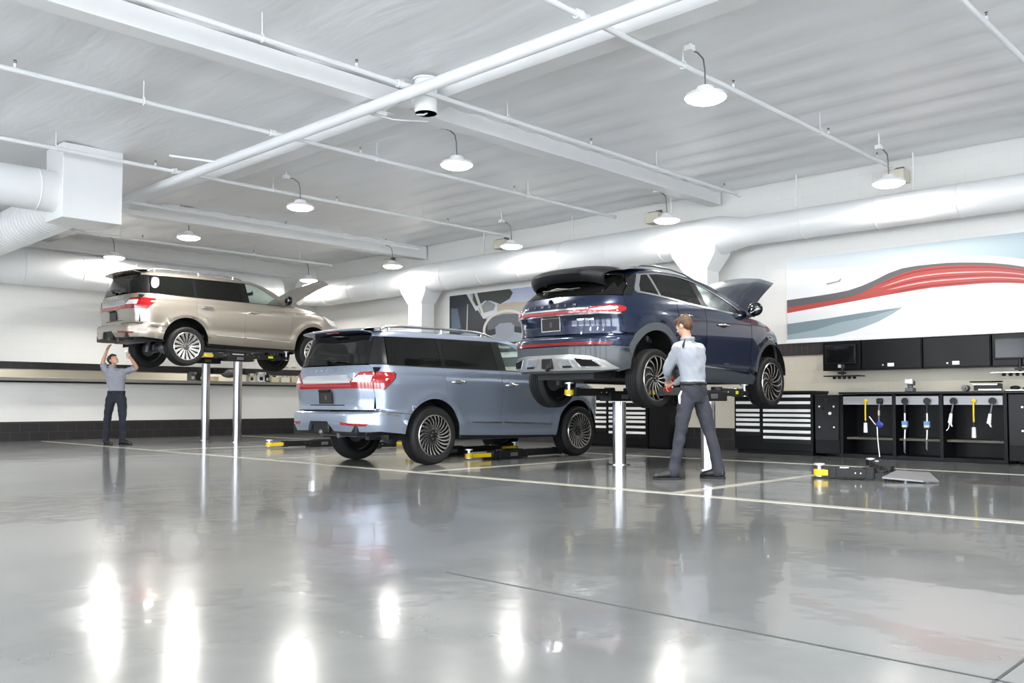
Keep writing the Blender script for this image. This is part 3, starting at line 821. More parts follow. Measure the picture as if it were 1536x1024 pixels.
def make_nav(paintm, style, droop, hood_ang, name, loc, rz, label):
    car = empty(name, loc, rz, label, 'car')
    sh = nav_shell(); RA = (-.02, .42, .49); FA = (3.06, .42, .485)
    def az(A, x): return A[1]+math.sqrt(max(0, A[2]**2-(x-A[0])**2))
    def ang(A, x): return math.degrees(math.acos((x-A[0])/A[2]))
    PN = lambda n, pts, m=paintm, **k: sh.panel(n, pts, m, car, **k)
    a_b0, a_d = 184, ang(RA, .19)
    # rear bumper with the notch for the tow hitch
    def flip(pts, s_): return [(k[0], k[1] if k[0] == 'x' else k[1]*-s_, k[2], s_) for k in pts]
    aq = math.degrees(math.acos((-.42-RA[0])/RA[2]))
    barc = [(p[0], p[1], p[2]) for p in arc(*RA, 178, aq, 7)]
    half = [('y', .20, .605), ('y', .31, .475), ('y', .6, .468), ('y', .85, .468), ('x', -.9, .475), ('x', -.53, .437)] + barc + [('x', -.44, .70), ('x', -.95, .742), ('y', .80, .742)]
    R_ = [(k, (a if k == 'x' else -a), z, -1) for k, a, z in half]; L_ = [(k, a, z, 1) for k, a, z in half]
    bump = PN('rear_bumper', R_+L_[::-1], lip=.07, res=(.06, .04))
    # bumper reflectors and black lower valance
    for s_ in (-1, 1):
        r_ = sh.panel('reflector', [('y', s_*.46, .60), ('y', s_*.86, .575), ('y', s_*.83, .545), ('y', s_*.50, .562)], M['red'], bump, off=.004, gap=0, lip=.006)
        tag(r_, 'slim red reflector')
        c_ = sh.panel('chrome_strip', [('y', s_*.93, .735), ('x', -1.0, .738, s_), ('x', -.60, .69, s_), ('x', -.60, .672, s_), ('x', -1.0, .715, s_), ('y', s_*.93, .715)], M['chrome'], bump, off=.005, gap=0, lip=.008)
    v = MB(); v.box((-1.06, 0, .50), (.20, 1.50, .16), 0).box((-.75, 0, .47), (.6, 1.64, .10), 0)
    v.box((-1.15, 0, .53), (.10, .36, .17), 0)
    v.cyl((-1.22, 0, .46), (-1.0, 0, .46), .035, 12, 1)
    v.build('tow_hitch_valance', [M['satin'], M['iron']], car, bevel=.02)
    # quarter panels, doors, fenders
    for s_ in (-1, 1):
        q = [('x', -.44, .703), *arc(*RA, aq, a_d, 10), ('x', .19, 1.345), ('x', -.6, 1.358), ('x', -.92, 1.362), ('y', s_*.80, 1.362), ('y', s_*.80, 1.355), ('y', s_*.87, 1.25), ('y', s_*.899, 1.0), ('y', s_*.899, .755), ('x', -.98, .748)]
        PN('quarter_panel', q, sg=s_)
        rd = [('x', .19, az(RA, .19)), *arc(*RA, a_d, 4, 8)[1:], ('x', .475, .398), ('x', 1.30, .375), ('x', 1.30, 1.338), ('x', .19, 1.347)]
        d1 = PN('rear_door', rd, sg=s_)
        fd = [('x', 1.30, .375), ('x', 2.47, .352), ('x', 2.47, 1.306), ('x', 2.30, 1.318), ('x', 1.30, 1.338)]
        d2 = PN('front_door', fd, sg=s_)
        fe = [('x', 2.47, .352), ('x', 2.565, .350), *arc(*FA, 184, 3, 18), ('x', 3.60, .46), ('x', 3.64, .75), ('x', 3.63, 1.07), ('x', 3.34, 1.195), ('x', 2.92, 1.275), ('x', 2.6, 1.315), ('x', 2.47, 1.306)]
        f_o = PN('front_fender', fe, sg=s_)
        # door handles
        for d_, hx, hz in ((d1, .42, 1.145), (d2, 1.50, 1.115)):
            p = sh.P('x', hx, hz, s_); c = sh.S(p, hz)
            hb = MB().tube([c+Vector((-.13, -.0*s_, 0)), c+Vector((-.11, .03*s_, .002)), c+Vector((.10, .034*s_, .004)), c+Vector((.13, .0, .004))], [.012, .014, .016, .010], 10)
            hb.ell(c+Vector((.0, -.003*s_, 0)), (.10, .010, .035), 18, 8)
            h_ = hb.build('door_handle', M['chrome'], d_)
        # lower door brightwork
        for d_, xa, xb, za, zb in ((d1, .60, 1.295, .597, .578), (d2, 1.305, 2.42, .578, .538)):
            sh.panel('chrome_strip', [('x', xa, za), ('x', xb, zb), ('x', xb, zb-.026), ('x', xa+.06, za-.024)], M['chrome'], d_, sg=s_, off=.008, gap=0, lip=.01)
        sh.panel('side_vent', [('x', 2.28, 1.225), ('x', 2.82, 1.19), ('x', 2.86, 1.165), ('x', 2.80, 1.15), ('x', 2.58, 1.165), ('x', 2.56, 1.185), ('x', 2.28, 1.213)], M['chrome'], f_o, sg=s_, off=.006, gap=0, lip=.008)
        # sill and rear fender flap
        PN('sill', [('x', .46, .40), ('x', 2.56, .352), ('x', 2.58, .315), ('x', .50, .33)], M['satin'], sg=s_, off=-.01, lip=.12)
        # glass house
        PN('black_pillar', [('y', s_*.785, 1.366), ('x', -.88, 1.366), ('x', -.775, 1.366), ('x', -.745, 1.742), ('x', -.80, 1.742), ('y', s_*.72, 1.762)], M['black'], sg=s_, off=-.002)
        PN('quarter_window', [('x', -.765, 1.366), ('x', .15, 1.356), ('x', .15, 1.757), ('x', -.735, 1.738)], M['darkglass'], sg=s_, off=-.003)
        PN('black_pillar', [('x', .155, 1.356), ('x', .235, 1.354), ('x', .235, 1.759), ('x', .155, 1.757)], M['black'], sg=s_, off=-.003)
        sh.panel('door_window', [('x', .24, 1.354), ('x', 1.245, 1.345), ('x', 1.225, 1.765), ('x', .24, 1.759)], M['darkglass'], d1, sg=s_, off=-.003)
        PN('black_pillar', [('x', 1.25, 1.345), ('x', 1.435, 1.342), ('x', 1.395, 1.768), ('x', 1.23, 1.766)], M['black'], sg=s_, off=-.002)
        sh.panel('door_window', [('x', 1.44, 1.342), ('x', 2.26, 1.328), ('x', 2.24, 1.37), ('x', 2.02, 1.515), ('x', 1.80, 1.64), ('x', 1.60, 1.735), ('x', 1.40, 1.766)], M['glassfront'], d2, sg=s_, off=-.004, lip=.0)
        PN('roof_side', [('x', -.88, 1.745), ('x', -.74, 1.746), ('x', .2, 1.763), ('x', 1.40, 1.772), ('x', 1.61, 1.742), ('x', 1.81, 1.648), ('x', 2.03, 1.524), ('x', 2.26, 1.372), ('x', 2.30, 1.322), ('x', 2.56, 1.320), ('x', 2.30, 1.480), ('x', 2.05, 1.635), ('x', 1.82, 1.745), ('x', 1.55, 1.825), ('x', 1.2, 1.845), ('x', .6, 1.850), ('x', 0, 1.846), ('x', -.6, 1.83), ('x', -.86, 1.812)], sg=s_, res=(.07, .02))
        # belt line chrome
        PN('belt_strip', [('x', -.76, 1.362), ('x', .2, 1.351), ('x', 1.3, 1.342), ('x', 2.3, 1.326), ('x', 2.3, 1.316), ('x', 1.3, 1.332), ('x', .2, 1.341), ('x', -.76, 1.352)], M['satin'], sg=s_, off=.004, gap=0, lip=.008)
        mirror_part(car, 2.33, .93, 1.42, M['black'], s_)
        # roof rails
        rr = MB(); z_ = 1.835
        pts = [(-.74, s_*.70, 1.845), (-.66, s_*.70, 1.885), (-.4, s_*.70, 1.905), (.3, s_*.70, 1.915), (.95, s_*.695, 1.905), (1.2, s_*.69, 1.885), (1.38, s_*.68, 1.85)]
        rr.tube(pts, [.014, .02, .022, .022, .022, .02, .012], 10, flat=1.0)
        for xs in (-.6, .35, 1.15): rr.cyl((xs, s_*.70, 1.83), (xs, s_*.70, 1.90), .018, 8)
        rr.build('roof_rail', M['alu2'], car)
    # tailgate
    tg = [('y', -.899, .758), ('y', .899, .758), ('y', .899, 1.0), ('y', .87, 1.25), ('y', .80, 1.355), ('y', -.80, 1.355), ('y', -.87, 1.25), ('y', -.899, 1.0)]
    gate = PN('tailgate', tg)
    sh.panel('tailgate_recess', [('y', -.42, .815), ('y', .42, .815), ('y', .40, .83), ('y', -.40, .83)], M['satin'], gate, off=.002, gap=0, lip=.0)
    # light bar and lamps
    sh.panel('bright_panel', [('y', -.60, 1.165), ('y', -.48, 1.225), ('y', .48, 1.225), ('y', .60, 1.165), ('y', .62, 1.12), ('y', -.62, 1.12)], M['silverbar'], gate, off=.006, gap=0)
    sh.panel('light_bar', [('y', -.64, 1.118), ('y', .64, 1.118), ('y', .64, 1.045), ('y', -.64, 1.045)], M['red'], gate, off=.012, gap=0, lip=.02)
    sh.panel('light_bar_chrome', [('y', -.58, 1.093), ('y', .58, 1.093), ('y', .58, 1.075), ('y', -.58, 1.075)], M['redpale'], gate, off=.016, gap=0, lip=.006)
    for s_ in (-1, 1):
        lamp_ = sh.panel('tail_lamp', [('y', s_*.56, 1.13), ('y', s_*.72, 1.262), ('y', s_*.85, 1.265), ('x', -1.0, 1.265, s_), ('x', -.715, 1.255, s_), ('x', -.69, 1.235, s_), ('x', -.70, 1.195, s_), ('x', -.865, 1.045, s_), ('x', -.9, 1.036, s_), ('y', s_*.85, 1.04), ('y', s_*.64, 1.045), ('y', s_*.60, 1.10)], M['red'], car, off=.012, gap=0, lip=.025)
        sh.panel('clear_lens', [('y', s_*.60, 1.13), ('y', s_*.70, 1.215), ('y', s_*.87, 1.215), ('y', s_*.87, 1.125)], M['lampwhite'], lamp_, off=.018, gap=0, lip=.01)
        sh.panel('lamp_surround', [('x', -.715, 1.268, s_), ('x', -.675, 1.24, s_), ('x', -.69, 1.185, s_), ('x', -.862, 1.026, s_), ('x', -.9, 1.026, s_), ('x', -.86, 1.04, s_), ('x', -.70, 1.19, s_), ('x', -.69, 1.235, s_), ('x', -.715, 1.255, s_)], M['satin'], lamp_, off=.008, gap=0, lip=.01)
    gl = PN('rear_window', [('y', -.785, 1.37), ('y', .785, 1.37), ('y', .72, 1.765), ('y', -.72, 1.765)], M['darkglass'], off=-.002)
    letters = lettering('lettering', gate, sh, [.39, .26, .13, 0, -.13, -.26, -.39], 1.29, 'LINCOLN', .052, M['chrome'])
    plate(gate, sh, 0, .925, .30, .155, M['satin'])
    MB().box((-1.15, 0, 1.02), (.05, .24, .035)).build('latch_handle', M['satin'], gate, bevel=.01)
    # spoiler
    sp = MB(); rows = []
    for x_, z_, w_, b_ in ((-.62, 1.868, .70, 0), (-.80, 1.865, .715, 0), (-.98, 1.848, .725, -.07), (-1.03, 1.832, .722, -.08), (-1.02, 1.815, .72, -.08), (-.90, 1.80, .725, 0), (-.85, 1.785, .73, 0)):
        rows.append([(x_+b_*(1-(j/12-1)**2 if True else 0), w_*(j/12-1), z_+.010*(1-(j/12-1)**2)) for j in range(25)])
    sp.grid(rows); o_ = sp.build('spoiler', paintm, car, angle=35, solid=.006)
    MB().box((-1.01, 0, 1.812), (.03, .30, .012)).build('stop_lamp', M['red'], o_)
    wiper(gl, [(-1.10, .05, 1.415), (-1.14, .03, 1.435), (-1.13, -.08, 1.455), (-1.125, -.30, 1.425)])
    # roof, windscreen
    edge = Smooth([(-.9, 1.808), (-.6, 1.83), (0, 1.846), (.6, 1.850), (1.2, 1.845), (1.55, 1.825)])
    roof_mesh(car, 'roof', sh, edge, .055, paintm, -.90, 1.56, xbow=.16)
    rows = []
    for i in range(11):
        t = i/10; x = 1.56+(2.56-1.56)*t; z = 1.820+(1.325-1.820)*(t**1.12); w_ = sh.w(z)-.02
        rows.append([(x+.22*(1-(j/10-1)**2)*(1-.0*t), w_*(j/10-1), z+.045*(1-(j/10-1)**2)*(1-t)) for j in range(21)])
    MB().grid(rows).build('windscreen', M['glassfront'], car, angle=60)
    # front
    fr = [('x', 3.64, .38, -1), ('f', -.6, .34), ('f', .6, .34), ('x', 3.64, .38, 1), ('x', 3.645, .75, 1), ('x', 3.635, 1.07, 1), ('f', .7, 1.10), ('f', -.7, 1.10), ('x', 3.635, 1.07, -1), ('x', 3.645, .75, -1)]
    fb = PN('front_bumper', fr, res=(.09, .06))
    sh.panel('grille', [('f', -.55, .62), ('f', .55, .62), ('f', .60, 1.04), ('f', -.60, 1.04)], M['chrome'], fb, off=.01, gap=0)
    for s_ in (-1, 1):
        sh.panel('head_lamp', [('x', 3.33, 1.175, s_), ('x', 3.62, 1.085, s_), ('f', s_*.62, 1.09), ('f', s_*.62, .98), ('x', 3.63, .965, s_), ('x', 3.50, 1.03, s_)], M['lampwhite'], fb, off=.010, gap=0, lip=.02)
    st = [(2.50, .80, 1.335, 1.375), (2.9, .80, 1.29, 1.35), (3.3, .78, 1.225, 1.29), (3.6, .74, 1.165, 1.225), (3.82, .66, 1.10, 1.14)]
    hinge = (2.50, 0, 1.33)
    ho, T = hood_mesh(car, 'hood', st, paintm, M['satin'], hinge, hood_ang)
    # fender tops, cowl, engine bay
    body = MB()
    body.box((1.35, 0, .43), (2.3, 1.6, .16))                  # floor pan
    body.box((-.62, 0, .62), (.75, 1.5, .20))
    body.box((3.25, 0, .75), (1.0, 1.15, .55)); body.box((2.35, 0, .85), (.12, 1.7, .78))
    for s_ in (-1, 1):
        body.box((1.35, s_*.9, .85), (1.72, .06, .86)); body.box((-.72, s_*.86, 1.05), (.5, .08, .55))
        body.box((0, s_*.64, .9), (1.2, .05, .75)); body.box((3.06, s_*.60, .78), (1.1, .05, .7))
        for A in (RA, FA):
            pts = []; rows = []
            for i in range(17):
                a = math.radians(-8+196*i/16)
                rows.append([(A[0]+(A[2]+.012)*math.cos(a), s_*y, A[1]+(A[2]+.012)*math.sin(a)) for y in (.62, .80, .955)])
            body.grid(rows)
    body.build('underbody', M['matt'], car, smooth=False)
    cw = MB()
    for s_ in (-1, 1):
        row1, row2, row3 = [], [], []
        for x_, z_ in ((2.45, 1.318), (2.6, 1.315), (2.92, 1.275), (3.34, 1.195), (3.63, 1.07)):
            p = sh.P('x', x_, z_, s_); c = sh.S(p, z_); row1.append(c); row2.append(c+Vector((0, -s_*.05, .014))); row3.append(c+Vector((0, -s_*(.15), .012)))
        cw.grid([row1, row2, row3] if s_ < 0 else [row3, row2, row1])
    cw.build('fender_top', paintm, car, angle=50)
    eb = MB().box((2.72, 0, 1.26), (.35, 1.45, .05)).box((3.2, .1, 1.05), (.6, .6, .12)).box((3.2, -.45, 1.04), (.3, .2, .14)).box((3.45, .45, 1.02), (.25, .25, .12))
    eb.build('engine_bay', M['satin'], car, bevel=.02)
    if hood_ang > .1:
        tip = T(Vector((3.3, .70, 1.24)))
        MB().cyl((3.15, .72, 1.2), tip, .008, 8).build('hood_strut', M['satin'], car)
    # interior
    it = MB()
    for y_ in (-.42, .42):
        seat_shape(it, 1.65, y_, .95); seat_shape(it, .75, y_, .95); seat_shape(it, -.1, y_, 1.0, h=.5)
    it.box((2.28, 0, 1.18), (.34, 1.66, .26)); it.box((1.2, 0, .56), (2.4, 1.6, .08))
    it.build('seats', M['leather'], car, bevel=.03)
    MB().tube([(2.02+.05*math.sin(a)*.4, .42+.185*math.cos(a), 1.20+.17*math.sin(a)) for a in [2*PI*k/20 for k in range(20)]], .016, 8, closed=True) \
        .box((2.06, .42, 1.19), (.05, .16, .10)).build('steering_wheel', M['leather'], car)
    MB().box((1.98, 0, 1.66), (.02, .24, .07)).cyl((1.99, 0, 1.66), (2.04, 0, 1.74), .01, 6).build('inner_mirror', M['satin'], car)
    # wheels and running gear
    for x_, wz in ((0, .405-droop), (3.112, .405-droop)):
        for s_ in (-1, 1): make_wheel(car, x_, s_, wz, .405, .285, style)
    g = MB()
    g.cyl((0, -.75, .40-droop*.8), (0, .75, .40-droop*.8), .045, 12).ell((0, .0, .40-droop*.8), (.16, .14, .14), 14, 10)
    g.tube([(-1.05, -.30, .44), (-.8, -.42, .46), (-.5, -.45, .50), (.4, -.4, .40), (1.5, -.25, .36), (2.6, -.2, .40)], .035, 10, 1)
    g.cyl((-1.05, -.36, .43), (-1.17, -.36, .42), .035, 12, 0)
    g.box((-.75, .05, .47), (.28, .85, .16), 0)
    for s_ in (-1, 1):
        g.cyl((-.15, s_*.6, .34-droop), (-.05, s_*.55, .85), .05, 12, 0); g.cyl((3.0, s_*.55, .36-droop), (3.05, s_*.55, .8), .05, 12, 0)
        g.tube([(-.0, s_*.7, .34-droop), (.5, s_*.45, .40)], .03, 8); g.tube([(3.11, s_*.72, .34-droop), (2.8, s_*.35, .38)], .03, 8)
        g.box((1.3, s_*.5, .36), (2.7, .09, .12), 0)
    g.box((1.9, 0, .38), (.8, .35, .14), 0)
    g.build('running_gear', [M['iron'], M['alu']], car, angle=40)
    return car
M['alu2'] = mat('satin_rail', (.55, .56, .58), .25, .9)
M['silverbar'] = mat('silver_trim', (.72, .73, .76), .10, .9, coat=.5)
make_nav(M['p_blue'], 'swirl', 0, 0.0, 'light_blue_suv', (8.2215, 10.3622, 0), -.0047, 'light blue metallic suv standing on the floor between the two raised cars')
make_nav(M['p_champ'], 'fan', .085, math.radians(39), 'champagne_suv', (8.69, 18.66, 1.70), -.0, 'champagne gold suv raised on twin posts at left with its hood open')
# ------------------------------------------------------------------ dark blue crossover
def dark_shell():
    xr = [(.21, -.70), (.30, -.88), (.36, -.955), (.50, -.995), (.655, -1.00), (.70, -.985), (.765, -.975), (.80, -.925), (.90, -.915), (1.0, -.93), (1.05, -.955), (1.08, -.965), (1.14, -.965), (1.18, -.95), (1.24, -.91), (1.29, -.875), (1.36, -.80), (1.45, -.69), (1.53, -.58), (1.60, -.47), (1.66, -.36), (1.71, -.2)]
    xf = [(.21, 3.40), (.35, 3.70), (.55, 3.80), (.75, 3.80), (.90, 3.74), (1.0, 3.62), (1.1, 3.40), (1.2, 3.0), (1.3, 2.8), (1.8, 2.7)]
    w = [(.21, .86), (.30, .905), (.38, .93), (.47, .945), (.60, .948), (.72, .955), (.85, .966), (.98, .970), (1.06, .968), (1.12, .955), (1.18, .945), (1.24, .93), (1.30, .905), (1.36, .88), (1.45, .838), (1.55, .79), (1.62, .752), (1.66, .72), (1.70, .66), (1.73, .55)]
    nr = lambda z: 3.6 if z < .8 else (3.4 if z < 1.2 else 3.4-(z-1.2)*.6)
    return Shell(xr, xf, w, .55, 2.2, nr, 2.6, flares=((0, .44, .60, .014, .07), (2.88, .41, .56, .014, .07)))

def make_dark(loc, rz, droop, hood_ang):
    car = empty('dark_blue_suv', loc, rz, 'dark blue crossover suv raised on twin posts with its hood open', 'car')
    sh = dark_shell(); pm = M['p_dark']
    RI = (0, .44, .435); RO = (0, .44, .535); FI = (2.88, .41, .42); FO = (2.88, .41, .485)
    PN = lambda n, pts, m=pm, **k: sh.panel(n, pts, m, car, **k)
    def A(c, x): return math.degrees(math.acos(max(-1, min(1, (x-c[0])/c[2]))))
    def az(c, x): return c[1]+math.sqrt(max(0, c[2]**2-(x-c[0])**2))
    def ax(c, z): return math.degrees(math.asin((z-c[1])/c[2]))
    # lower rear cladding with painted bumper over it
    top = [('y', -.80, .655), ('y', .80, .655)]
    half = [('y', 0, .30), ('y', .60, .33), ('y', .80, .36), ('x', -.62, .34), ('x', -.45, .37)]
    xo = -.53
    arcp = [p for p in arc(*RI, 188, 160, 4)]
    hl = half[1:4]+[('x', -.43, .39)]+arcp+[('x', RO[0]-math.sqrt(RO[2]**2-(.655-.44)**2), .655), ('x', -.70, .662), ('y', .78, .655)]
    R_ = [(k, (a if k == 'x' else -a), z, -1) for k, a, z in hl]; L_ = [(k, a, z, 1) for k, a, z in hl]
    rb = PN('rear_cladding', R_+L_[::-1], m=M['clad'], lip=.08, res=(.07, .05))
    # painted upper bumper
    xq = RO[0]-math.sqrt(RO[2]**2-(.66-.44)**2)
    ub = [('y', -.80, .66), ('x', -.70, .667, -1), ('x', xq, .66, -1), *[(k, a, z, -1) for k, a, z in arc(*RO, 180-ax(RO, .66), 180-ax(RO, .80), 4)], ('x', -.62, .84, -1), ('y', -.86, .80), ('y', .86, .80), ('x', -.62, .84, 1)] + \
         [(k, a, z, 1) for k, a, z in arc(*RO, 180-ax(RO, .80), 180-ax(RO, .66), 4)] + [('x', xq, .66, 1), ('x', -.70, .667, 1), ('y', .80, .66)]
    PN('rear_bumper', ub, lip=.05)
    sh.panel('reflector_strip', [('y', -.80, .705), ('y', .80, .705), ('y', .78, .668), ('y', -.78, .668)], M['reddark'], rb, off=.010, gap=0, lip=.015)
    # silver skid plate with exhaust cut-outs
    sk = sh.panel('skid_plate', [('y', -.60, .535), ('y', -.35, .555), ('y', .35, .555), ('y', .60, .535), ('y', .74, .48), ('y', .815, .385), ('y', .70, .365), ('y', -.70, .365), ('y', -.815, .385), ('y', -.74, .48)], M['skid'], car, off=.02, gap=0, lip=.03)
    for s_ in (-1, 1):
        sh.panel('exhaust_surround', [('y', s_*.40, .525), ('y', s_*.64, .50), ('y', s_*.735, .40), ('y', s_*.49, .40)], M['chrome'], sk, off=.035, gap=0, lip=.02)
        sh.panel('exhaust_tip', [('y', s_*.43, .51), ('y', s_*.62, .488), ('y', s_*.695, .415), ('y', s_*.505, .415)], M['matt'], sk, off=.040, gap=0, lip=.01)
        sh.panel('skid_recess', [('y', s_*.14, .52), ('y', s_*.33, .52), ('y', s_*.40, .405), ('y', s_*.21, .405)], M['alu2'], sk, off=.027, gap=0, lip=.01)
        sh.panel('fog_slot', [('y', s_*.24, .425), ('y', s_*.36, .425), ('y', s_*.375, .40), ('y', s_*.25, .40)], M['satin'], sk, off=.034, gap=0, lip=.01)
    MB().box((-1.0, 0, .45), (.06, .17, .13)).tube([(-1.02, .0, .36), (-1.02, -.03, .40), (-1.0, -.05, .44)], .03, 8).build('tow_cover', M['satin'], car, bevel=.015)
    for s_ in (-1, 1):
        # arch cladding rings
        sh.panel('arch_trim', [*arc(*RO, 180-ax(RO, .655), 5, 20), ('x', .535, .42), ('x', .44, .42), *arc(*RI, 0, 172, 20), ('x', -.48, .60)], M['clad'], car, sg=s_, off=.006, lip=.03, res=(.06, .05))
        sh.panel('arch_trim', [*arc(*FO, 178, 12, 20), ('x', 3.34, .45), ('x', 3.30, .38), *arc(*FI, 0, 180, 20), ('x', 2.42, .41)], M['clad'], car, sg=s_, off=.006, lip=.03, res=(.06, .05))
        # quarter panel up to the roof
        q = [*arc(*RO, 180-ax(RO, .805), A(RO, .44), 10), ('x', .46, 1.288), ('x', .16, 1.315), ('x', -.235, 1.343), ('x', -.26, 1.36), ('x', -.225, 1.43), ('x', -.085, 1.605), ('x', -.2, 1.645), ('x', -.42, 1.62), ('y', s_*.66, 1.605), ('y', s_*.765, 1.40), ('y', s_*.80, 1.285), ('y', s_*.845, 1.20), ('y', s_*.85, 1.03), ('y', s_*.86, .81), ('x', -.62, .845)]
        PN('quarter_panel', q, sg=s_)
        rd = [('x', .445, az(RO, .445)), *arc(*RO, A(RO, .45), 8, 8), ('x', .54, .462), ('x', 1.10, .462), ('x', 1.10, 1.245), ('x', .47, 1.286)]
        d1 = PN('rear_door', rd, sg=s_)
        fd = [('x', 1.105, .462), ('x', 2.22, .375), ('x', 2.26, .9), ('x', 2.24, 1.175), ('x', 2.17, 1.180), ('x', 1.105, 1.245)]
        d2 = PN('front_door', fd, sg=s_)
        fe = [('x', 2.225, .375), ('x', 2.37, .375), *[p for p in arc(*FO, 180, 6, 18)], ('x', 3.37, .52), ('x', 3.42, .80), ('x', 3.34, .97), ('x', 3.16, 1.03), ('x', 2.86, 1.100), ('x', 2.5, 1.155), ('x', 2.25, 1.175), ('x', 2.265, .9)]
        f_o = PN('front_fender', fe, sg=s_)
        sc_ = PN('side_cladding', [('x', .535, .45), ('x', 1.10, .45), ('x', 2.38, .365), ('x', 2.44, .32), ('x', 2.42, .235), ('x', .50, .245), ('x', .46, .36)], m=M['clad'], sg=s_, off=.012, lip=.10)
        sh.panel('chrome_strip', [('x', .56, .485), ('x', 1.3, .455), ('x', 2.26, .385), ('x', 2.26, .368), ('x', 1.3, .435), ('x', .56, .468)], M['chrome'], sc_, sg=s_, off=.024, gap=0, lip=.015)
        for d_, hx, hz in ((d1, .62, 1.10), (d2, 1.50, 1.03)):
            p = sh.P('x', hx, hz, s_); c = sh.S(p, hz)
            hb = MB().tube([c+Vector((-.12, 0, 0)), c+Vector((-.09, .03*s_, .0)), c+Vector((.09, .032*s_, .0)), c+Vector((.12, .0, .0))], [.010, .016, .017, .010], 10)
            hb.build('door_handle', M['chrome'], d_)
            MB().ell(c+Vector((0, -.004*s_, -.004)), (.11, .010, .035), 18, 8).build('handle_cup', M['satin'], d_)
        # glass
        def dl(o): return o
        bot = Smooth([(-.24, 1.35), (.16, 1.322), (.75, 1.272), (1.1, 1.250), (1.6, 1.225), (2.17, 1.192)])
        topz = Smooth([(-.07, 1.595), (.1, 1.622), (.35, 1.645), (.7, 1.648), (1.0, 1.615), (1.3, 1.545), (1.6, 1.445), (1.9, 1.322), (2.17, 1.197)])
        B = lambda x, o=0: ('x', x, bot(x)+o)
        T = lambda x, o=0: ('x', x, topz(x)+o)
        sh.panel('quarter_window', [B(-.20, .012), B(.13, .012), ('x', .07, topz(.07)-.012), ('x', -.05, 1.585), ('x', -.17, 1.44)], M['darkglass'], car, sg=s_, off=-.003)
        PN('black_pillar', [B(.13, .012), B(.175, .012), ('x', .115, topz(.115)-.01), ('x', .07, topz(.07)-.012)], m=M['chrome'], sg=s_, off=.002)
        sh.panel('door_window', [B(.18, .012), B(.6, .012), B(1.05, .012), ('x', .98, topz(.98)-.012), T(.7, -.012), T(.35, -.012), T(.12, -.012)], M['darkglass'], d1, sg=s_, off=-.003)
        PN('black_pillar', [B(1.05, .012), B(1.20, .012), ('x', 1.12, topz(1.12)-.012), ('x', .98, topz(.98)-.012)], m=M['black'], sg=s_, off=-.002)
        sh.panel('door_window', [B(1.21, .012), B(1.6, .012), B(1.98, .012), ('x', 1.93, 1.29), T(1.8, -.014), T(1.6, -.014), T(1.4, -.014), T(1.13, -.014)], M['glassfront'], d2, sg=s_, off=-.003)
        PN('black_pillar', [B(1.985, .010), ('x', 2.13, 1.205), ('x', 1.94, 1.290)], m=M['satin'], sg=s_, off=-.001)
        # bright surround
        xs = [-.24+(2.17+.24)*i/20 for i in range(21)]
        inner = [B(x, .012) for x in xs]; outer = [B(x, -.012) for x in xs]
        sh.panel('window_surround', [('x', -.20, 1.362), *inner[1:], ('x', 2.22, 1.178), *outer[::-1][1:-1], ('x', -.25, 1.335), ('x', -.285, 1.36), ('x', -.27, 1.40), ('x', -.10, 1.60), ('x', -.07, 1.612), ('x', -.045, 1.588), ('x', -.17, 1.44)], M['chrome'], car, sg=s_, off=.005, gap=0, lip=.01, res=(.1, .05))
        xt = [-.07+(2.17+.07)*i/24 for i in range(25)]
        sh.panel('window_surround', [('x', x, topz(x)-.011) for x in xt]+[('x', 2.21, 1.188)]+[('x', x, topz(x)+.008) for x in xt[::-1]], M['chrome'], car, sg=s_, off=.005, gap=0, lip=.01, res=(.1, .05))
        # roof side
        rz_ = Smooth([(-.42, 1.62), (-.2, 1.665), (0, 1.69), (.3, 1.705), (.7, 1.700), (1.0, 1.672), (1.25, 1.632), (1.48, 1.582), (1.8, 1.462), (2.1, 1.335), (2.34, 1.215)])
        xa = [-.2+(2.17+.2)*i/20 for i in range(21)]; xb = [-.42+(2.34+.42)*i/24 for i in range(25)]
        PN('roof_side', [('x', -.42, 1.605), ('x', -.2, 1.635)]+[('x', x, topz(max(x, -.07))+(.010 if x > -.07 else .01)) for x in xa[1:]]+[('x', 2.26, 1.182)]+[('x', x, rz_(x)) for x in xb[::-1]], sg=s_, res=(.07, .02))
        mirror_part(car, 2.22, .90, 1.27, M['black'], s_)
        rr = MB().tube([(-.05, s_*.655, 1.70), (.05, s_*.655, 1.735), (.3, s_*.655, 1.755), (.7, s_*.655, 1.75), (1.0, s_*.65, 1.722), (1.25, s_*.64, 1.675), (1.33, s_*.64, 1.64)], [.008, .013, .014, .014, .014, .013, .008], 8)
        rr.build('roof_rail', M['chrome'], car)
        # lamps
        lp = sh.panel('tail_lamp', [('y', s_*.47, 1.085), ('y', s_*.60, 1.13), ('y', s_*.78, 1.165), ('x', -.72, 1.168, s_), ('x', -.58, 1.155, s_), ('x', -.515, 1.135, s_), ('x', -.52, 1.10, s_), ('x', -.60, 1.065, s_), ('y', s_*.84, 1.058), ('y', s_*.47, 1.062)], M['red'], car, off=.012, gap=0, lip=.025)
        sh.panel('clear_lens', [('y', s_*.58, 1.102), ('y', s_*.76, 1.142), ('x', -.72, 1.146, s_), ('x', -.645, 1.13, s_), ('x', -.645, 1.105, s_), ('x', -.72, 1.092, s_), ('y', s_*.62, 1.092)], M['lampwhite'], lp, off=.018, gap=0, lip=.01)
        sh.panel('lamp_edge', [('y', s_*.47, 1.068), ('y', s_*.84, 1.066), ('x', -.60, 1.072, s_), ('x', -.60, 1.062, s_), ('y', s_*.84, 1.052), ('y', s_*.47, 1.054)], M['chrome'], lp, off=.018, gap=0, lip=.01)
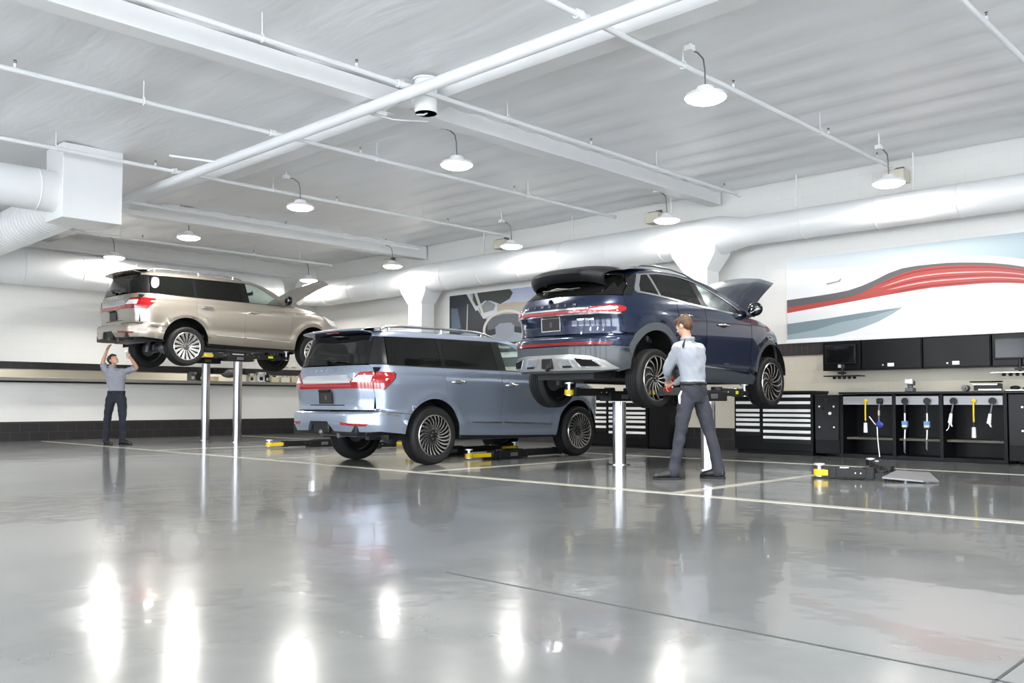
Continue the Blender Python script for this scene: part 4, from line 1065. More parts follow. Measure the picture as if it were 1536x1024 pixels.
        sh.panel('head_lamp', [('x', 3.12, 1.035, s_), ('x', 3.36, .975, s_), ('f', s_*.45, .98), ('f', s_*.45, .90), ('x', 3.40, .89, s_)], M['lampwhite'], car, off=.010, gap=0, lip=.02)
    tg = [('y', -.86, .81), ('y', .86, .81), ('y', .855, 1.03), ('y', .845, 1.2), ('y', .80, 1.285), ('y', -.80, 1.285), ('y', -.845, 1.2), ('y', -.855, 1.03)]
    gate = PN('tailgate', tg)
    sh.panel('light_bar', [('y', -.60, 1.115), ('y', -.47, 1.100), ('y', .47, 1.100), ('y', .60, 1.115), ('y', .60, 1.062), ('y', -.60, 1.062)], M['redpale'], gate, off=.010, gap=0, lip=.02)
    sh.panel('chrome_strip', [('y', -.54, 1.125), ('y', .54, 1.125), ('y', .54, 1.105), ('y', -.54, 1.105)], M['chrome'], gate, off=.014, gap=0, lip=.012)
    sh.panel('chrome_strip', [('y', -.62, 1.060), ('y', .62, 1.060), ('y', .62, 1.046), ('y', -.62, 1.046)], M['chrome'], gate, off=.014, gap=0, lip=.012)
    MB().box((-.965, 0, 1.035), (.04, .22, .025)).build('latch_handle', M['satin'], gate, bevel=.006)
    lettering('lettering', gate, sh, [.39, .26, .13, 0, -.13, -.26, -.39], 1.165, 'LINCOLN', .046, M['chrome'])
    lettering('badge', gate, sh, [-.42-.026*i for i in range(8)], .985, 'NAUTILUS', .030, M['chrome'])
    plate(gate, sh, 0, .945, .31, .165, M['chrome'], lift=.014)
    gl = PN('rear_window', [('y', -.79, 1.295), ('y', .79, 1.295), ('y', .74, 1.44), ('y', .62, 1.585), ('y', -.62, 1.585), ('y', -.74, 1.44)], m=M['darkglass'], off=-.002)
    for s_ in (-1, 1):
        PN('black_pillar', [('y', s_*.795, 1.292), ('y', s_*.835, 1.30), ('y', s_*.80, 1.40), ('y', s_*.70, 1.60), ('y', s_*.625, 1.60), ('y', s_*.745, 1.44)], m=M['black'], sg=s_, off=.003)
    # big black spoiler
    sp = MB(); rows = []
    for x_, z_, w_, b_ in ((-.30, 1.690, .61, 0), (-.48, 1.672, .635, -.03), (-.66, 1.632, .635, -.07), (-.73, 1.600, .63, -.10), (-.74, 1.555, .62, -.10), (-.72, 1.495, .605, -.08), (-.69, 1.462, .595, -.05), (-.60, 1.50, .55, 0)):
        rows.append([(x_+b_*(1-abs(j/14-1)**2.4)+.10*abs(j/14-1)**6, w_*(j/14-1), z_+.035*(1-(j/14-1)**2)-.035*abs(j/14-1)**6) for j in range(29)])
    sp.grid(rows); sp.build('spoiler', M['satin'], car, angle=40, solid=.008)
    wiper(gl, [(-.93, .10, 1.325), (-.96, .06, 1.35), (-.93, -.10, 1.385), (-.915, -.36, 1.355)])
    edge = Smooth([(-.45, 1.61), (-.2, 1.665), (0, 1.69), (.3, 1.705), (.7, 1.700), (1.0, 1.672), (1.25, 1.632)])
    roof_mesh(car, 'roof', sh, edge, .045, pm, -.42, 1.27, xbow=.16)
    rows = []
    for i in range(11):
        t = i/10; x = 1.27+(2.34-1.27)*t; z = 1.628+(1.215-1.628)*(t**1.15); w_ = sh.w(z)-.02
        rows.append([(x+.25*(1-(j/10-1)**2), w_*(j/10-1), z+.04*(1-(j/10-1)**2)*(1-t)) for j in range(21)])
    MB().grid(rows).build('windscreen', M['glassfront'], car, angle=60)
    fr = [('x', 3.42, .52, -1), ('x', 3.34, .38, -1), ('f', -.6, .26), ('f', .6, .26), ('x', 3.34, .38, 1), ('x', 3.42, .52, 1), ('x', 3.425, .80, 1), ('x', 3.345, .97, 1), ('f', .55, .98), ('f', -.55, .98), ('x', 3.345, .97, -1), ('x', 3.425, .80, -1)]
    fb = PN('front_bumper', fr, res=(.09, .06))
    sh.panel('grille', [('f', -.50, .50), ('f', .50, .50), ('f', .55, .90), ('f', -.55, .90)], M['chrome'], fb, off=.01, gap=0)
    st = [(2.38, .80, 1.20, 1.245), (2.7, .79, 1.155, 1.215), (3.05, .76, 1.08, 1.145), (3.35, .74, .995, 1.05), (3.52, .70, .93, .97)]
    hinge = (2.38, 0, 1.20)
    ho, TT = hood_mesh(car, 'hood', st, pm, M['satin'], hinge, hood_ang)
    cw = MB()
    for s_ in (-1, 1):
        r1, r2, r3 = [], [], []
        for x_, z_ in ((2.22, 1.175), (2.5, 1.155), (2.86, 1.10), (3.16, 1.03), (3.34, .97)):
            p = sh.P('x', x_, z_, s_); c = sh.S(p, z_); r1.append(c); r2.append(c+Vector((0, -s_*.05, .016))); r3.append(c+Vector((0, -s_*.14, .014)))
        cw.grid([r1, r2, r3] if s_ < 0 else [r3, r2, r1])
    cw.build('fender_top', pm, car, angle=50)
    body = MB()
    body.box((1.4, 0, .33), (2.2, 1.55, .14)); body.box((-.45, 0, .50), (.75, 1.3, .24)); body.box((3.0, 0, .65), (1.0, 1.1, .5)); body.box((2.2, 0, .75), (.12, 1.6, .70))
    for s_ in (-1, 1):
        body.box((1.42, s_*.85, .78), (1.72, .06, .78)); body.box((0, s_*.58, .8), (1.1, .05, .72)); body.box((2.88, s_*.56, .7), (1.0, .05, .66)); body.box((-.45, s_*.68, .95), (.30, .08, .4))
        for C_ in (RI, FI):
            rows = []
            for i in range(17):
                a = math.radians(-4+190*i/16)
                rows.append([(C_[0]+(C_[2]+.012)*math.cos(a), s_*y, C_[1]+(C_[2]+.012)*math.sin(a)) for y in (.56, .74, .92)])
            body.grid(rows)
    body.build('underbody', M['matt'], car, smooth=False)
    MB().box((2.62, 0, 1.10), (.3, 1.4, .05)).box((2.95, .1, .95), (.5, .6, .1)).build('engine_bay', M['satin'], car, bevel=.02)
    MB().cyl((3.05, .70, 1.08), TT(Vector((3.1, .70, 1.07))), .008, 8).build('hood_strut', M['satin'], car)
    it = MB()
    for y_ in (-.40, .40):
        seat_shape(it, 1.35, y_, .80, h=.55); seat_shape(it, .45, y_, .82, h=.50)
    it.box((2.05, 0, 1.04), (.34, 1.55, .24)); it.box((1.1, 0, .46), (2.2, 1.5, .08))
    it.build('seats', M['leather'], car, bevel=.03)
    MB().tube([(1.80+.02*math.sin(a), .40+.185*math.cos(a), 1.08+.17*math.sin(a)) for a in [2*PI*k/20 for k in range(20)]], .016, 8, closed=True).box((1.84, .40, 1.07), (.05, .16, .10)).build('steering_wheel', M['leather'], car)
    for x_ in (0, 2.848):
        for s_ in (-1, 1):
            make_wheel(car, x_, s_, .37-droop, .375, .282, 'blade' if s_ < 0 else 'blade_m', wd=.255, yf=.955)
    g = MB()
    g.cyl((0, -.7, .36-droop*.8), (0, .7, .36-droop*.8), .035, 12)
    g.box((-.05, 0, .34), (.35, .9, .12), 0); g.box((-.50, 0, .34), (.35, .95, .16), 0)
    g.tube([(-.6, -.4, .34), (-.2, -.35, .32), (.6, -.2, .27), (1.6, -.1, .27), (2.5, 0, .3)], .032, 10, 0)
    for s_ in (-1, 1):
        g.tube([(.0, s_*.7, .30-droop), (.0, s_*.4, .30-.02)], .035, 8); g.tube([(-.12, s_*.62, .30-droop), (-.06, s_*.52, .75)], .05, 10)
        g.tube([(2.85, s_*.7, .30-droop), (2.8, s_*.35, .30)], .035, 8); g.box((1.4, s_*.62, .26), (1.9, .06, .05), 0)
    g.build('running_gear', [mat('dark_iron', (.03, .03, .032), .5, .3), M['alu']], car, angle=40)
    return car
M['reddark'] = mat('reflector_red', (.16, .003, .006), .2, coat=.5)
make_dark((9.40, 7.44, .893), -.0219, .10, math.radians(45))
# ------------------------------------------------------------------ lifts
def lift_arm(parent, a, b, z, h=.10, ext=.45, padz=None, label=False, yellow=True):
    a = Vector((a[0], a[1], z)); b = Vector((b[0], b[1], z)); d = b-a; L = d.length; d.normalize()
    rz = math.atan2(d.y, d.x); m = a+d*(L*(1-ext)/2)
    A = MB().box(m, (L*(1-ext)+.10, .13, h), 0, rz).box(a+d*(L*(1-ext)), (.07, .15, h*1.15), 0, rz) \
        .cyl(a+Vector((0, 0, -h*.6)), a+Vector((0, 0, h*.65)), .075, 18, 0).box(a+d*(L*(1-ext)-.12)+Vector((0, 0, h*.55)), (.10, .05, .02), 1, rz)
    for q in (.1, .25): A.cyl(a+d*(L*(1-ext)*q+.05)+Vector((-d.y*.07, d.x*.07, 0)), a+d*(L*(1-ext)*q+.05)+Vector((d.y*.07, -d.x*.07, 0)), .012, 8, 1)
    arm = A.build('lift_arm', [M['satin'], M['steel']], parent, bevel=.006)
    e0 = a+d*(L*(1-ext)); mm = (e0+b)/2
    E = MB().box(mm-Vector((0, 0, h*.08)), ((b-e0).length, .085, h*.62), 0, rz)
    E.cyl(b-Vector((0, 0, h*.40)), b+Vector((0, 0, h*.30)), .062, 18, 0)
    E.build('arm_extension', M['yellow'] if yellow else M['satin'], arm, bevel=.005)
    pz = padz if padz else z+.10
    P = MB().cyl(b+Vector((0, 0, -h*.45)), Vector((b.x, b.y, pz-.02)), .022, 12).lathe([(.055, pz-.022-z), (.06, pz-.02-z), (.06, pz-.004-z), (.05, pz-z)], c=(b.x, b.y, z), n=20) \
        .cyl((b.x, b.y, z-h*.5), (b.x, b.y, z-h*.40), .045, 14)
    P.build('lift_pad', M['zinc'], arm)
    if label:
        n = Vector((d.y, -d.x, 0))
        MB().box(a+d*(L*(1-ext)*.72)+n*.067, (.13, .004, h*.45), 0, rz).build('warning_label', M['lime'], arm, smooth=False)
    return arm
M['zinc'] = mat('zinc_pad', (.72, .73, .74), .3, .6)
def car_lift(name, x, ys, ztop, arms, label, group='in-floor twin post lifts', yl=.62):
    e = empty(name, (x, sum(ys)/len(ys), 0), 0, label, 'car lift', group)
    o = Vector((x, sum(ys)/len(ys), 0))
    for y in ys:
        if ztop > .3:
            MB().lathe([(.094, .002), (.094, ztop-.02)], c=(0, y-o.y, 0), n=40).build('lift_post', M['steel'], e)
            MB().lathe([(.096, .0), (.15, .0), (.15, .012), (.096, .012)], c=(0, y-o.y, 0), n=36, caps=False).build('floor_ring', M['steel'], e)
        MB().box((0, y-o.y, ztop+.05), (yl, .20, .12), 0).box((0, y-o.y, ztop+.115), (yl*.58, .12, .03), 0).box((.0, y-o.y-.101, ztop+.05), (.16, .006, .06), 1) \
            .build('lift_yoke', [M['satin'], M['iron']], e, bevel=.008)
    for (ax, ay, bx, by, z, padz, lb, ext, yel) in arms:
        lift_arm(e, (ax-o.x, ay-o.y), (bx-o.x, by-o.y), z, padz=padz, label=lb, ext=ext, yellow=yel)
    return e
# raised dark blue car
car_lift('car_lift', 10.08, (6.20, 7.62), .89, [
    (10.30, 6.20, 11.75, 6.62, 1.0, 1.13, True, .25, False), (9.86, 6.20, 9.30, 6.72, 1.0, 1.13, False, .35, True),
    (10.30, 7.62, 11.5, 8.10, 1.0, 1.13, False, .3, True), (9.86, 7.62, 9.12, 7.72, 1.0, 1.13, False, .12, True)],
    'polished twin post lift holding up the dark blue suv')
# raised champagne car
car_lift('car_lift', 9.92, (17.82, 19.25), 1.76, [
    (10.15, 17.82, 11.2, 17.95, 1.87, 2.03, True, .25, False), (9.70, 17.82, 9.15, 17.95, 1.87, 2.03, False, .50, True),
    (10.15, 19.25, 11.0, 19.1, 1.87, 2.03, False, .4, True), (9.70, 19.25, 9.15, 19.1, 1.87, 2.03, False, .45, True)],
    'polished twin post lift holding up the champagne suv')
# lowered ones
car_lift('car_lift', 10.05, (9.72, 11.10), .015, [
    (10.25, 9.72, 11.62, 9.74, .075, .17, False, .32, True), (9.85, 9.72, 9.22, 9.76, .075, .17, False, .72, True),
    (10.25, 11.10, 11.5, 11.0, .075, .17, False, .32, True), (9.85, 11.10, 9.1, 11.0, .075, .17, False, .6, True)],
    'lowered black and yellow lift arms under the light blue suv')
car_lift('car_lift', 10.15, (13.55, 14.95), .015, [
    (10.35, 14.95, 11.3, 15.0, .075, .16, False, .55, True), (9.95, 14.95, 9.05, 15.05, .075, .16, False, .35, True),
    (10.35, 13.55, 11.2, 13.5, .075, .16, False, .5, True), (9.95, 13.55, 9.6, 13.0, .075, .16, False, .5, True)],
    'lowered black and yellow lift lying in the empty bay behind the light blue suv')
e = car_lift('car_lift', 10.12, (4.02,), -.03, [
    (10.02, 4.1, 9.84, 4.60, .072, .17, False, .28, True), (10.4, 4.05, 11.9, 4.85, .072, .13, False, .3, False)],
    'lowered lift in the empty bay at right with a yellow pad end', yl=.26)
MB().add([(-.20, -.10, .05), (.22, -.10, .10), (.32, -.42, .085), (.02, -.62, .02), (-.16, -.52, .03), (-.20, -.10, .03), (.22, -.10, .08), (.32, -.42, .065), (.02, -.62, .004), (-.16, -.52, .012)], [(0, 1, 2, 3, 4), (9, 8, 7, 6, 5), (0, 5, 6, 1), (1, 6, 7, 2), (2, 7, 8, 3), (3, 8, 9, 4), (4, 9, 5, 0)]).build('cover_plate', mat('plate_grey', (.22, .22, .23), .35, .3), e)
tag(MB().box((10.48, 1.6, .004), (.42, 3.2, .008)).build('trench_cover', M['trench'] if 'trench' in M else mat('trench', (.06, .045, .04), .5), smooth=False),
    'dark brown trench cover let into the floor at the right edge', 'floor cover')

# ------------------------------------------------------------------ tool cabinets
M['pull'] = mat('white_drawer_pull', (.88, .88, .87), .35)
M['cab'] = mat('cabinet_black', (.005, .005, .006), .36, spec=.14)
M['cab2'] = mat('cabinet_door_black', (.008, .008, .009), .30, spec=.18)
def drawer_cabinet(y0, y1, label, cols):
    """cols: (ya, yb, [pull z])  - front faces -X"""
    e = empty('tool_cabinet', (XW-.32, (y0+y1)/2, 0), 0, label, 'tool cabinet')
    ox, oy = XW-.32, (y0+y1)/2; fx = 13.92-ox
    MB().box((.015, 0, .545), (.56, y1-y0, .96)).box((.03, 0, .04), (.50, (y1-y0)-.06, .08)).build('body', M['cab'], e, bevel=.006)
    MB().box((.0, 0, 1.04), (.62, y1-y0+.02, .03)).build('worktop', M['satin'], e, bevel=.004)
    for ya, yb, zs in cols:
        zb = [1.0]+[(a+b)/2-.012 for a, b in zip(zs, zs[1:])]+[zs[-1]-.08]
        for i, z in enumerate(zs):
            hi = min(1.0, z+.035); lo = (zs[i+1]+.045) if i+1 < len(zs) else z-.10
            d = MB().box((fx-.008, (ya+yb)/2-oy, (hi+lo)/2), (.018, abs(yb-ya), hi-lo)).build('drawer', M['cab2'], e, bevel=.003)
            MB().box((fx-.026, (ya+yb)/2-oy, z), (.022, abs(yb-ya)-.01, .046)).build('drawer_pull', M['pull'], d, bevel=.004)
    return e
zs = [.97, .86, .73, .65, .57, .49, .38, .28]
drawer_cabinet(6.60, 8.03, 'black tool cabinet with white drawer pulls under the front of the dark blue suv', [(6.63, 7.48, zs), (7.54, 7.99, [.86, .73, .65, .57, .49, .39])])
zs2 = [.97, .88, .75, .66, .58, .50, .40, .29]
drawer_cabinet(9.86, 11.30, 'black tool cabinet with white drawer pulls just right of the light blue suv', [(9.89, 10.76, zs2), (10.82, 11.26, [.88, .75, .67, .57, .49, .39])])
# plain cabinet with dark side beside it
e = empty('locker_cabinet', (14.2, 9.62, 0), 0, 'plain black cabinet block right of the white-pull drawers beside the shiny post', 'cabinet')
MB().box((0, 0, .52), (.52, .46, 1.0)).build('body', M['cab'], e, bevel=.006)
MB().box((-.265, 0, .52), (.012, .42, .9)).build('door', M['cab2'], e, bevel=.003)
# fluid control panel
def control_panel(y0, y1, label):
    e = empty('control_cabinet', (14.18, (y0+y1)/2, 0), 0, label, 'cabinet'); oy = (y0+y1)/2
    MB().box((.015, 0, .515), (.56, y1-y0-.03, .94)).build('body', M['cab'], e, bevel=.006)
    pn = MB().box((-.275, 0, .62), (.02, (y1-y0)-.05, .72)).build('front_panel', M['cab2'], e, bevel=.004)
    for dy, z in ((.12, .80), (-.12, .80), (.12, .47), (-.12, .47)):
        MB().cyl((-.285, dy, z), (-.297, dy, z), .014, 12).build('screw_knob', M['zinc'], pn)
    MB().cyl((-.285, -.06, .69), (-.31, -.06, .69), .024, 16).build('dial', M['pull'], pn)
    MB().cyl((-.285, -.0, .90), (-.30, -.0, .90), .035, 18).cyl((-.285, .07, .77), (-.32, .07, .77), .022, 12).build('valve', M['satin'], pn)
control_panel(6.14, 6.58, 'black control cabinet with round knobs between the drawers and the workbench')
control_panel(3.10, 3.74, 'black control cabinet with small round knobs at the right edge of the photo')
# workbench with hose bays
e = empty('workbench', (14.18, 4.94, 0), 0, 'long black workbench with three grey hose strips and open bays below', 'workbench'); oy = 4.94
MB().box((0, (3.1+6.14)/2-oy-.0, 1.01), (.62, 3.06, .035)).build('worktop', M['satin'], e, bevel=.004)
MB().box((.26, 0, .52), (.03, 2.40, .98)).box((.0, 0, .03), (.55, 2.40, .05)).build('back_panel', M['cab'], e, smooth=False)
for y in (6.12, 5.30, 4.615, 3.76):
    MB().box((.0, y-oy, .50), (.56, .05, .98)).build('side_panel', M['cab'], e, bevel=.003)
M['strip'] = mat('grey_strip', (.33, .34, .36), .4, .2)
M['shelf'] = mat('brown_grey_shelf', (.10, .09, .075), .5)
for y0, y1 in ((5.33, 6.09), (4.65, 5.27), (3.79, 4.58)):
    MB().box((-.262, (y0+y1)/2-oy, .895), (.03, y1-y0, .13)).build('hose_strip', M['strip'], e, bevel=.003)
    MB().box((.06, (y0+y1)/2-oy, .30), (.44, y1-y0, .035)).build('shelf', M['shelf'], e, bevel=.003)
def reel(y, z=.885, r=.05): return empty('hose_outlet', (13.895, y, z), 0)
def hose(y, zbot, kind, label):
    e = empty('service_hose', (13.89, y, .885), 0, label, 'hose', 'service hoses hanging from the workbench')
    if kind == 'yellow':
        MB().ell((-.012, 0, 0), (.018, .035, .035), 14, 8).build('hose_outlet', M['yellow'], e)
        MB().tube([(-.02, 0, -.02), (-.03, 0, -.15), (-.03, 0, -.30)], .012, 8).build('hose', M['yellow'], e)
        MB().tube([(-.03, 0, -.30), (-.03, 0, zbot-.885+.14)], .016, 8).build('sleeve', M['satin'], e)
        MB().tube([(-.03, 0, zbot-.885+.15), (-.03, 0, zbot-.885)], [.028, .034], 10).build('nozzle', M['lampwhite'], e)
    elif kind == 'gun':
        MB().lathe([(.05, -.01), (.052, .0), (.04, .03)], axis='X', c=(-.03, 0, 0), n=20).build('hose_outlet', M['satin'], e)
        MB().tube([(-.03, 0, -.03), (-.035, .0, -.18)], .018, 8).build('hose', M['satin'], e)
        MB().tube([(-.035, 0, -.17), (-.035, 0, -.30)], .014, 8).build('pipe', M['zinc'], e)
        MB().box((-.035, 0, -.345), (.05, .085, .09), 0).box((-.062, 0, -.375), (.006, .07, .035), 1).build('meter', [M['bluebox'], M['cream']], e, bevel=.01)
        MB().box((-.035, 0, -.41), (.045, .075, .035)).build('grip', M['satin'], e, bevel=.01)
        MB().tube([(-.035, 0, -.42), (-.035, .01, -.58)], .013, 8).build('pipe', M['zinc'], e)
        MB().tube([(-.035, .01, -.57), (-.03, .015, zbot-.885+.02), (-.03, .0, zbot-.885)], [.018, .014, .006], 8).build('nozzle', M['iron'], e)
    elif kind == 'blue':
        MB().box((-.02, 0, 0), (.05, .10, .09)).build('hose_outlet', M['satin'], e, bevel=.02)
        MB().tube([(-.03, 0, -.03), (-.03, .01, -.12), (-.03, .015, -.30)], .012, 8).build('hose', M['iron'], e)
        MB().tube([(-.03, .01, -.14), (-.03, .012, -.22)], .016, 8).build('collar', M['tan'], e)
        MB().ell((-.035, .0, -.36), (.03, .06, .05), 14, 8).tube([(-.03, .012, -.3), (-.03, .0, -.36)], .02, 8).build('gun_body', M['blue'], e)
        MB().tube([(-.03, .16, -.24), (-.04, .08, -.34), (-.035, .04, -.38)], .008, 6).build('lever', M['zinc'], e)
        MB().tube([(-.035, .04, -.38), (-.04, .03, -.6), (-.03, .01, zbot-.885)], .010, 8).build('wand', M['zinc'], e)
    else:
        MB().lathe([(.05, -.01), (.052, .0), (.04, .03)], axis='X', c=(-.03, 0, 0), n=20).build('hose_outlet', M['satin'], e)
        MB().tube([(-.03, 0, -.03), (-.04, .03, -.20)], .012, 8).build('hose', M['iron'], e)
        MB().tube([(-.04, .03, -.18), (-.04, .05, -.32)], [.02, .03], 8).tube([(-.04, .05, -.3), (-.04, .02, -.37)], [.016, .010], 8).build('air_fitting', M['pull'], e)
        if zbot < .5: MB().tube([(-.04, .05, -.3), (-.04, .07, -.40), (-.04, .10, -.43)], .007, 6).build('lever', M['zinc'], e)
M['bluebox'] = mat('light_blue_plastic', (.12, .26, .50), .4)
hose(5.72, .40, 'yellow', 'yellow hose with white nozzle in the left bay of the workbench')
hose(5.50, .03, 'blue', 'hose with blue gun and long wand reaching the floor in the left bay')
hose(5.12, .10, 'gun', 'light blue metering gun on the left of the middle bay')
hose(4.80, .16, 'gun', 'light blue metering gun on the right of the middle bay')
hose(4.43, .45, 'air', 'hose with pale air fitting and lever at the left of the right bay')
hose(4.16, .36, 'yellow', 'yellow hose with white nozzle in the right bay of the workbench')
hose(3.91, .60, 'air', 'short hose with pale fitting at the right end of the right bay')
# bench clutter: vice, tools
e = empty('bench_vice', (14.02, 5.09, 1.0275), 0, 'grey bench vice standing on the black workbench', 'vice')
MB().box((0, 0, .03), (.14, .12, .06)).cyl((0, 0, .06), (0, 0, .10), .04, 14).box((.03, .0, .13), (.10, .10, .07)).build('base', M['iron'], e, bevel=.01)
MB().box((-.05, 0, .15), (.04, .11, .08)).cyl((-.12, 0, .12), (.02, 0, .12), .014, 10).cyl((-.12, .07, .12), (-.12, -.07, .12), .006, 8).build('jaw', M['alu'], e, bevel=.004)
e = empty('power_tool', (14.0, 4.05, 1.0275), 0, 'dark machine with rollers lying on the workbench at right', 'tool')
MB().box((0, -.05, .06), (.16, .34, .10)).box((.02, -.02, .135), (.12, .42, .02)).build('housing', M['satin'], e, bevel=.015)
MB().cyl((-.06, .25, .045), (.06, .25, .045), .045, 16).cyl((-.09, .25, .045), (-.06, .25, .045), .02, 10).build('roller', M['iron'], e)
MB().cyl((-.09, .12, .09), (-.09, -.2, .09), .018, 10).box((-.09, -.1, .02), (.03, .3, .02)).build('rail', M['alu'], e)
e = empty('tool_tray', (14.0, 3.60, 1.0275), 0, 'flat tray with small black tools beside the control cabinet', 'tray')
MB().box((0, 0, .01), (.2, .30, .02)).build('tray', M['alu'], e, bevel=.004)
MB().ell((0, .05, .045), (.05, .07, .03), 12, 8).box((0, -.08, .035), (.10, .05, .03)).build('tool_handle', M['satin'], e)

# ------------------------------------------------------------------ upper cabinets with screens
M['screen'] = mat('screen_glass', (.006, .006, .007), .10, spec=.3)
def wall_cabinet(y0, y1, label, screen=False):
    e = empty('wall_cabinet', (14.3, (y0+y1)/2, 1.615), 0, label, 'cabinet', None); oy = (y0+y1)/2; W_ = y1-y0
    MB().box((0, 0, 0), (.38, W_-.004, .47)).build('body', M['cab'], e, bevel=.004)
    d = MB().box((-.2, 0, 0), (.018, W_-.03, .44)).build('door', M['cab2'], e, bevel=.003)
    MB().box((-.214, .0, -.165), (.012, .10, .055)).build('latch', M['pull'], d, bevel=.004)
    if not screen: MB().cyl((-.21, .12, -.165), (-.218, .12, -.165), .012, 12).build('lock', M['zinc'], d)
    return e
wall_cabinet(5.88, 6.51, 'black wall cabinet at the left end of the row, behind the first screen', True)
wall_cabinet(4.94, 5.87, 'black wall cabinet, second from the left, without a screen')
wall_cabinet(3.98, 4.93, 'black wall cabinet, third from the left, with the lamp reflection')
wall_cabinet(3.03, 3.97, 'black wall cabinet at the right edge behind the second screen', True)
def monitor(y, w_, label, trayw):
    e = empty('monitor', (14.04, y, 1.635), 0, label, 'monitor', 'workshop screens on the wall cabinets')
    MB().box((0, 0, 0), (.045, w_, .31)).build('casing', M['satin'], e, bevel=.008)
    MB().box((-.024, 0, 0), (.006, w_-.04, .265)).build('screen', M['screen'], e, bevel=.002)
    MB().cyl((.02, -.02, -.15), (.02, -.02, -.33), .02, 10).box((.0, -.02, -.30), (.10, .10, .03)).build('arm', M['satin'], e)
monitor(6.18, .50, 'dark screen mounted at the left end of the wall cabinets', .5)
monitor(3.62, .60, 'dark screen mounted at the right end of the wall cabinets', .6)
def kb_shelf(y, w_, m_, label):
    e = empty('keyboard_tray', (13.98, y, 1.285), 0, label, 'tray', None)
    MB().box((0, 0, 0), (.24, w_, .018)).build('tray_top', m_, e, bevel=.004)
    kb = MB()
    for i in range(5): kb.ell((-.02, -w_*.3+i*w_*.14, -.028), (.03, .03, .022), 10, 6)
    kb.build('hook_row', M['satin'], e)
kb_shelf(6.10, .58, M['satin'], 'thin black tray hanging under the left screen')
kb_shelf(3.62, .62, M['alu'], 'pale tray hanging under the right screen')

# ------------------------------------------------------------------ murals (flat printed panels)
def panel_mural(name, y0, y1, z0, z1, label):
    e = empty(name, (XW-.02, (y0+y1)/2, (z0+z1)/2), 0, label, 'mural')
    return e, (y0+y1)/2, (z0+z1)/2
def flat(parent, name, pts, m, layer, oy, oz, name2=None):
    """pts (y, z) polygon on the wall, thin; layer orders the print"""
    x = -.001*layer
    mb = MB().prism([(y-oy, z-oz) for y, z in pts], lambda a, b, h: (h, a, b), x-.006, x-.0005)
    return mb.build(name, m, parent, smooth=False)
def pm_(n, c, r=.5): return mat('print_'+n, c, r)
# right mural: tail lamp close-up
ya, yb, za, zb = 7.31, 1.2, 1.93, 3.34
e, oy, oz = panel_mural('car_lamp_mural', yb, ya, za, zb, 'wide wall mural of a pale car with a red tail lamp band')
MB().box((.008, 0, 0), (.02, ya-yb+.02, zb-za+.02)).build('board', M['white'], e, bevel=.002)
MB().box((-.004, 0, -(zb-za)/2-.025), (.04, ya-yb+.04, .05)).build('frame_edge', M['white'], e, bevel=.003)
def grad_mat(name, stops, axis_):
    m = bpy.data.materials.new(name); m.use_nodes = True; nt = m.node_tree; b = nt.nodes['Principled BSDF']; b.inputs['Roughness'].default_value = .45
    tc = nt.nodes.new('ShaderNodeTexCoord'); sp = nt.nodes.new('ShaderNodeSeparateXYZ'); cr = nt.nodes.new('ShaderNodeValToRGB')
    mr = nt.nodes.new('ShaderNodeMapRange'); mr.inputs['From Min'].default_value = axis_[1]; mr.inputs['From Max'].default_value = axis_[2]
    nt.links.new(tc.outputs['Object'], sp.inputs[0]); nt.links.new(sp.outputs[axis_[0]], mr.inputs['Value']); nt.links.new(mr.outputs[0], cr.inputs[0])
    el = cr.color_ramp.elements
    while len(el) < len(stops): el.new(.5)
    for q, (p, c) in zip(el, stops): q.position = p; q.color = (*c, 1)
    nt.links.new(cr.outputs[0], b.inputs['Base Color']); return m
sky = grad_mat('print_sky', [(0, (.34, .48, .53)), (.45, (.50, .60, .64)), (1, (.74, .77, .80))], ('Y', -2.4, 3))
flat(e, 'print_sky', [(ya, za), (ya, zb), (yb, zb), (yb, za)], sky, 0, oy, oz)
C = lambda pts: pts
def curve(tab, y0, y1, n=28):
    f = Smooth(sorted(tab)); return [(y0+(y1-y0)*i/n, f(y0+(y1-y0)*i/n)) for i in range(n+1)]
# pixel-read heights along the mural (y, z)
top = [(1.2, 2.05), (2.4, 2.45), (3.0, 2.68), (3.4, 2.86), (3.8, 2.99), (4.3, 3.07), (4.9, 3.09), (5.6, 3.08), (6.3, 3.10), (6.9, 3.13), (7.31, 3.16)]
bodyw = grad_mat('print_body', [(0, (.74, .75, .76)), (.45, (.80, .78, .76)), (1, (.80, .81, .83))], ('Y', -3, 3))
flat(e, 'print_body', [(ya, za)]+curve(top, ya, yb)+[(yb, za)], bodyw, 1, oy, oz)
lt = [(1.2, 1.95), (2.4, 2.33), (3.0, 2.57), (3.4, 2.74), (3.7, 2.84), (4.2, 2.94), (4.8, 2.99), (5.2, 2.99), (5.55, 2.92), (5.85, 2.80), (6.2, 2.70), (6.6, 2.66), (7.31, 2.62)]
lb = [(1.2, 1.80), (2.4, 2.12), (3.0, 2.38), (3.4, 2.53), (3.7, 2.60), (4.2, 2.64), (4.8, 2.64), (5.4, 2.60), (6.0, 2.54), (6.6, 2.48), (7.31, 2.41)]
dk = pm_('dark', (.10, .10, .11), .3); rd_ = pm_('red', (.42, .06, .05), .35); rd2 = pm_('red_deep', (.30, .02, .02), .35); pk = pm_('pink', (.72, .40, .38), .4); bl = pm_('blue_shade', (.20, .27, .30), .5); bl2 = pm_('blue_shade_pale', (.33, .41, .45), .5); lin = pm_('line', (.30, .30, .32), .5)
lt2 = [(y, z+.015) for y, z in lt]
flat(e, 'print_dark_band', curve(lt2, ya, yb)+curve(lb, ya, yb)[::-1], dk, 2, oy, oz)
